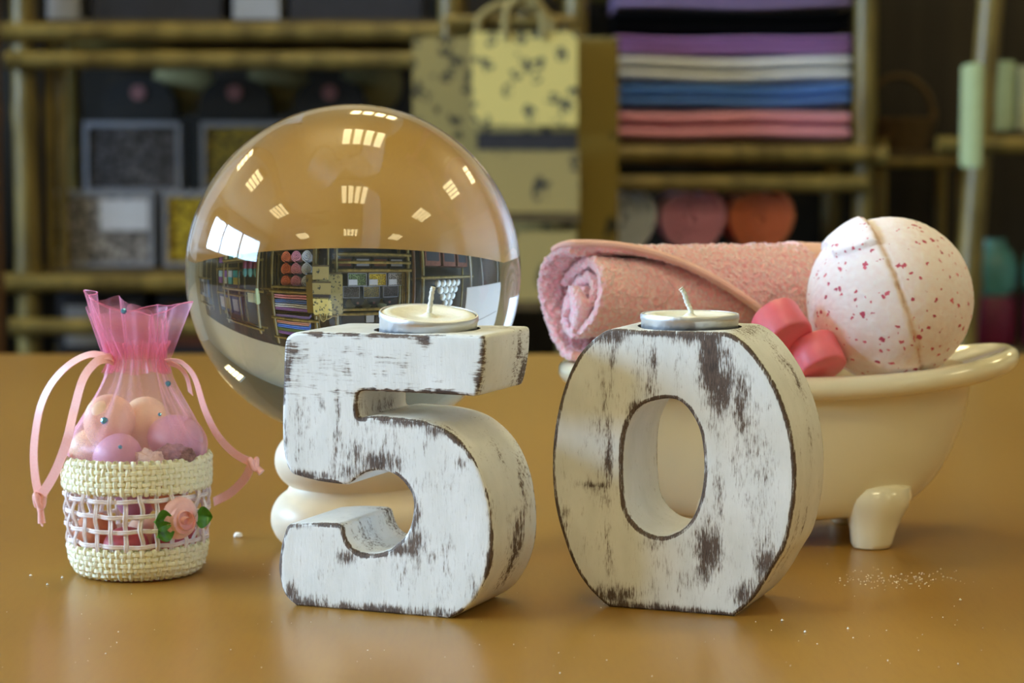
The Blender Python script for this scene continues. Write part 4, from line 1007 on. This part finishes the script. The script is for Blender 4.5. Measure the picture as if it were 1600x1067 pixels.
zj = Z(545, 3.3) + .001
for i in range(3):
    j = thing('glass_jar', ('teal glass jar on a magenta tin, %s' % ('left one on the right rack', 'middle one on the right rack', 'right one on the right rack')[i]), 'jar', (X(1552, 3.35) + i * .085, 3.36, zj), group='teal jars on the right rack')
    MB().lathe([(0, 0), (.036, 0), (.038, .004), (.038, .068), (.036, .072), (0, .072)], seg=32).build('tin', mmag, j)
    MB().lathe([(0, .073), (.03, .073), (.037, .085), (.038, .115), (.033, .135), (.022, .145), (.022, .155), (0, .155)], seg=32).build('jar_glass', mteal, j)
# dim shelf and brown basket between the towel shelf and right rack
mbsk = plain('dark_brown_wicker', srgb(96, 74, 40), .8, .3, 90, .6, 300)
lw = shelf_unit('low dark shelf in the gap between towels and the right rack', X(1372, 3.75), X(1500, 3.75), 3.72, 3.92, Z(235, 3.75) + .02, [Z(235, 3.75)], .010)
bb = thing('wicker_tray', 'brown wicker tray leaning in the dim gap beside the towels', 'tray', (X(1412, 3.74), 3.80, Z(235, 3.75) + .001)); 
MB().lathe([(0, 0), (.045, 0), (.062, .05), (.058, .052), (.042, .004), (0, .004)], seg=32).build('tray_bowl', mbsk, bb); MB().tube([(.058 * math.cos(a), 0, .05 + .07 * math.sin(a)) for a in [PI * k / 16 for k in range(17)]], .005, 8).build('handle', mbsk, bb)

# soap rack farther right (seen in the ball)
sx0, sx1 = 1.08, 1.68
shelf_unit('bamboo rack of colourful soaps, right of the jars', sx0, sx1, 3.56, 3.84, 1.34, [.42, .70, 1.02], .016)
colsx = [('turquoise', srgb(70, 190, 196)), ('pale blue', srgb(180, 214, 222)), ('magenta', srgb(214, 80, 160)), ('white', srgb(224, 222, 214)), ('green', srgb(120, 180, 90)), ('yellow', srgb(224, 210, 110)), ('purple', srgb(150, 100, 180)), ('pink', srgb(240, 140, 170))]
SM = {n_: plain(n_.replace(' ', '_') + '_soap', c_, .5) for n_, c_ in colsx}
k_ = 0
for lev, lz in (('low', .42), ('middle', .70)):
    for row in range(2):
        for c_ in range(4):
            n_ = colsx[(k_ * 3 + row) % 8][0]; k_ += 1
            x_ = sx0 + .09 + c_ * .14
            q = MB().box(-.055, .055, 0, .10, 0, .085).build('soap_block', SM[n_], smooth=False, bevel=.006, loc=(x_, 3.60, lz + .001 + row * .0865))
            tag(q, '%s soap block, %s row on the %s board of the soap rack, %s' % (n_, ('lower', 'upper')[row], lev, ('far left', 'centre left', 'centre right', 'far right')[c_]), 'soap', 'coloured soap blocks')
mnav = plain('slate_blue_card', srgb(70, 84, 112), .7, .1)
for i in range(3): carton('slate_blue_carton', 'slate blue carton over the soap blocks, %s of three' % ('left', 'middle', 'right')[i], sx0 + .05 + i * .18, sx0 + .20 + i * .18, 3.60, .15, 1.021, 1.25, mnav, mgy if i != 1 else mcream, 'slate blue cartons')
shelf_unit('bamboo rack in the right back corner', 2.1, 2.75, 3.45, 3.75, 1.35, [.45, .85, 1.3], .016)
for i in range(3): carton('grey_carton', 'large grey carton on the corner rack, %s of three' % ('left', 'middle', 'right')[i], 2.16 + i * .19, 2.32 + i * .19, 3.48, .2, .851, 1.15, mgy if i % 2 else mnav, mdk, 'grey cartons on the corner rack')

# left rack with a pyramid of white bath bombs, flip chart
shelf_unit('bamboo rack with a pyramid of white bath bombs, left of the pebble shelf', -1.72, -.90, 3.5, 3.85, 1.9, [.42, .80, 1.25], .018)
mwb = plain('white_bath_bomb', srgb(238, 236, 228), .8, .04)
r_ = .042; protob = None
for row in range(4):
    for c_ in range(5 - row):
        x_ = -1.31 + (c_ - (4 - row) / 2) * 2.02 * r_; z_ = .801 + r_ + row * r_ * 1.80
        if protob is None:
            o = protob = MB().lathe([(r_ * math.sin(PI * k / 20) if 0 < k < 20 else 0, -r_ * math.cos(PI * k / 20)) for k in range(21)], seg=32).build('stacked_bath_bomb', mwb)
        else: o = protob.copy(); COL.objects.link(o)
        o.location = (x_, 3.62, z_)
        side = 'only one' if row > 3 else ('number %s from the left' % ('one', 'two', 'three', 'four', 'five')[c_])
        tag(o, 'white bath bomb in the %s row of the pyramid, %s' % (('bottom', 'second', 'third', 'top')[row], side), 'bath bomb', 'pyramid of white bath bombs')
for i in range(3): carton('brown_carton', 'rust brown carton under the bath bomb pyramid, %s of three' % ('left', 'middle', 'right')[i], -1.66 + i * .25, -1.45 + i * .25, 3.55, .2, .421, .66, mbr, mdk, 'rust brown cartons on the left rack')
fc = thing('flip_chart', 'white flip chart on an easel, far left of the shelves', 'flip chart', (-1.50, 2.62, 0), rz=math.radians(14))
mfc = plain('flip_chart_paper', srgb(228, 230, 236), .5, .02); mfk = plain('white_easel_metal', srgb(200, 200, 200), .4)
MB().box(-.40, .40, 0, .012, .90, 1.95).build('chart_board', mfc, fc, smooth=False, bevel=.003)
MB().box(-.34, .34, -.004, -.001, 1.235, 1.24).build('drawn_line', mdk, fc, smooth=False)
for sx_ in (-.3, .3): MB().tube([(sx_ * 1.15, .12, 0), (sx_, .027, 1.5)], .012, 10).build('leg', mfk, fc)
MB().tube([(0, .55, 0), (0, .04, 1.6)], .012, 10).build('leg', mfk, fc)
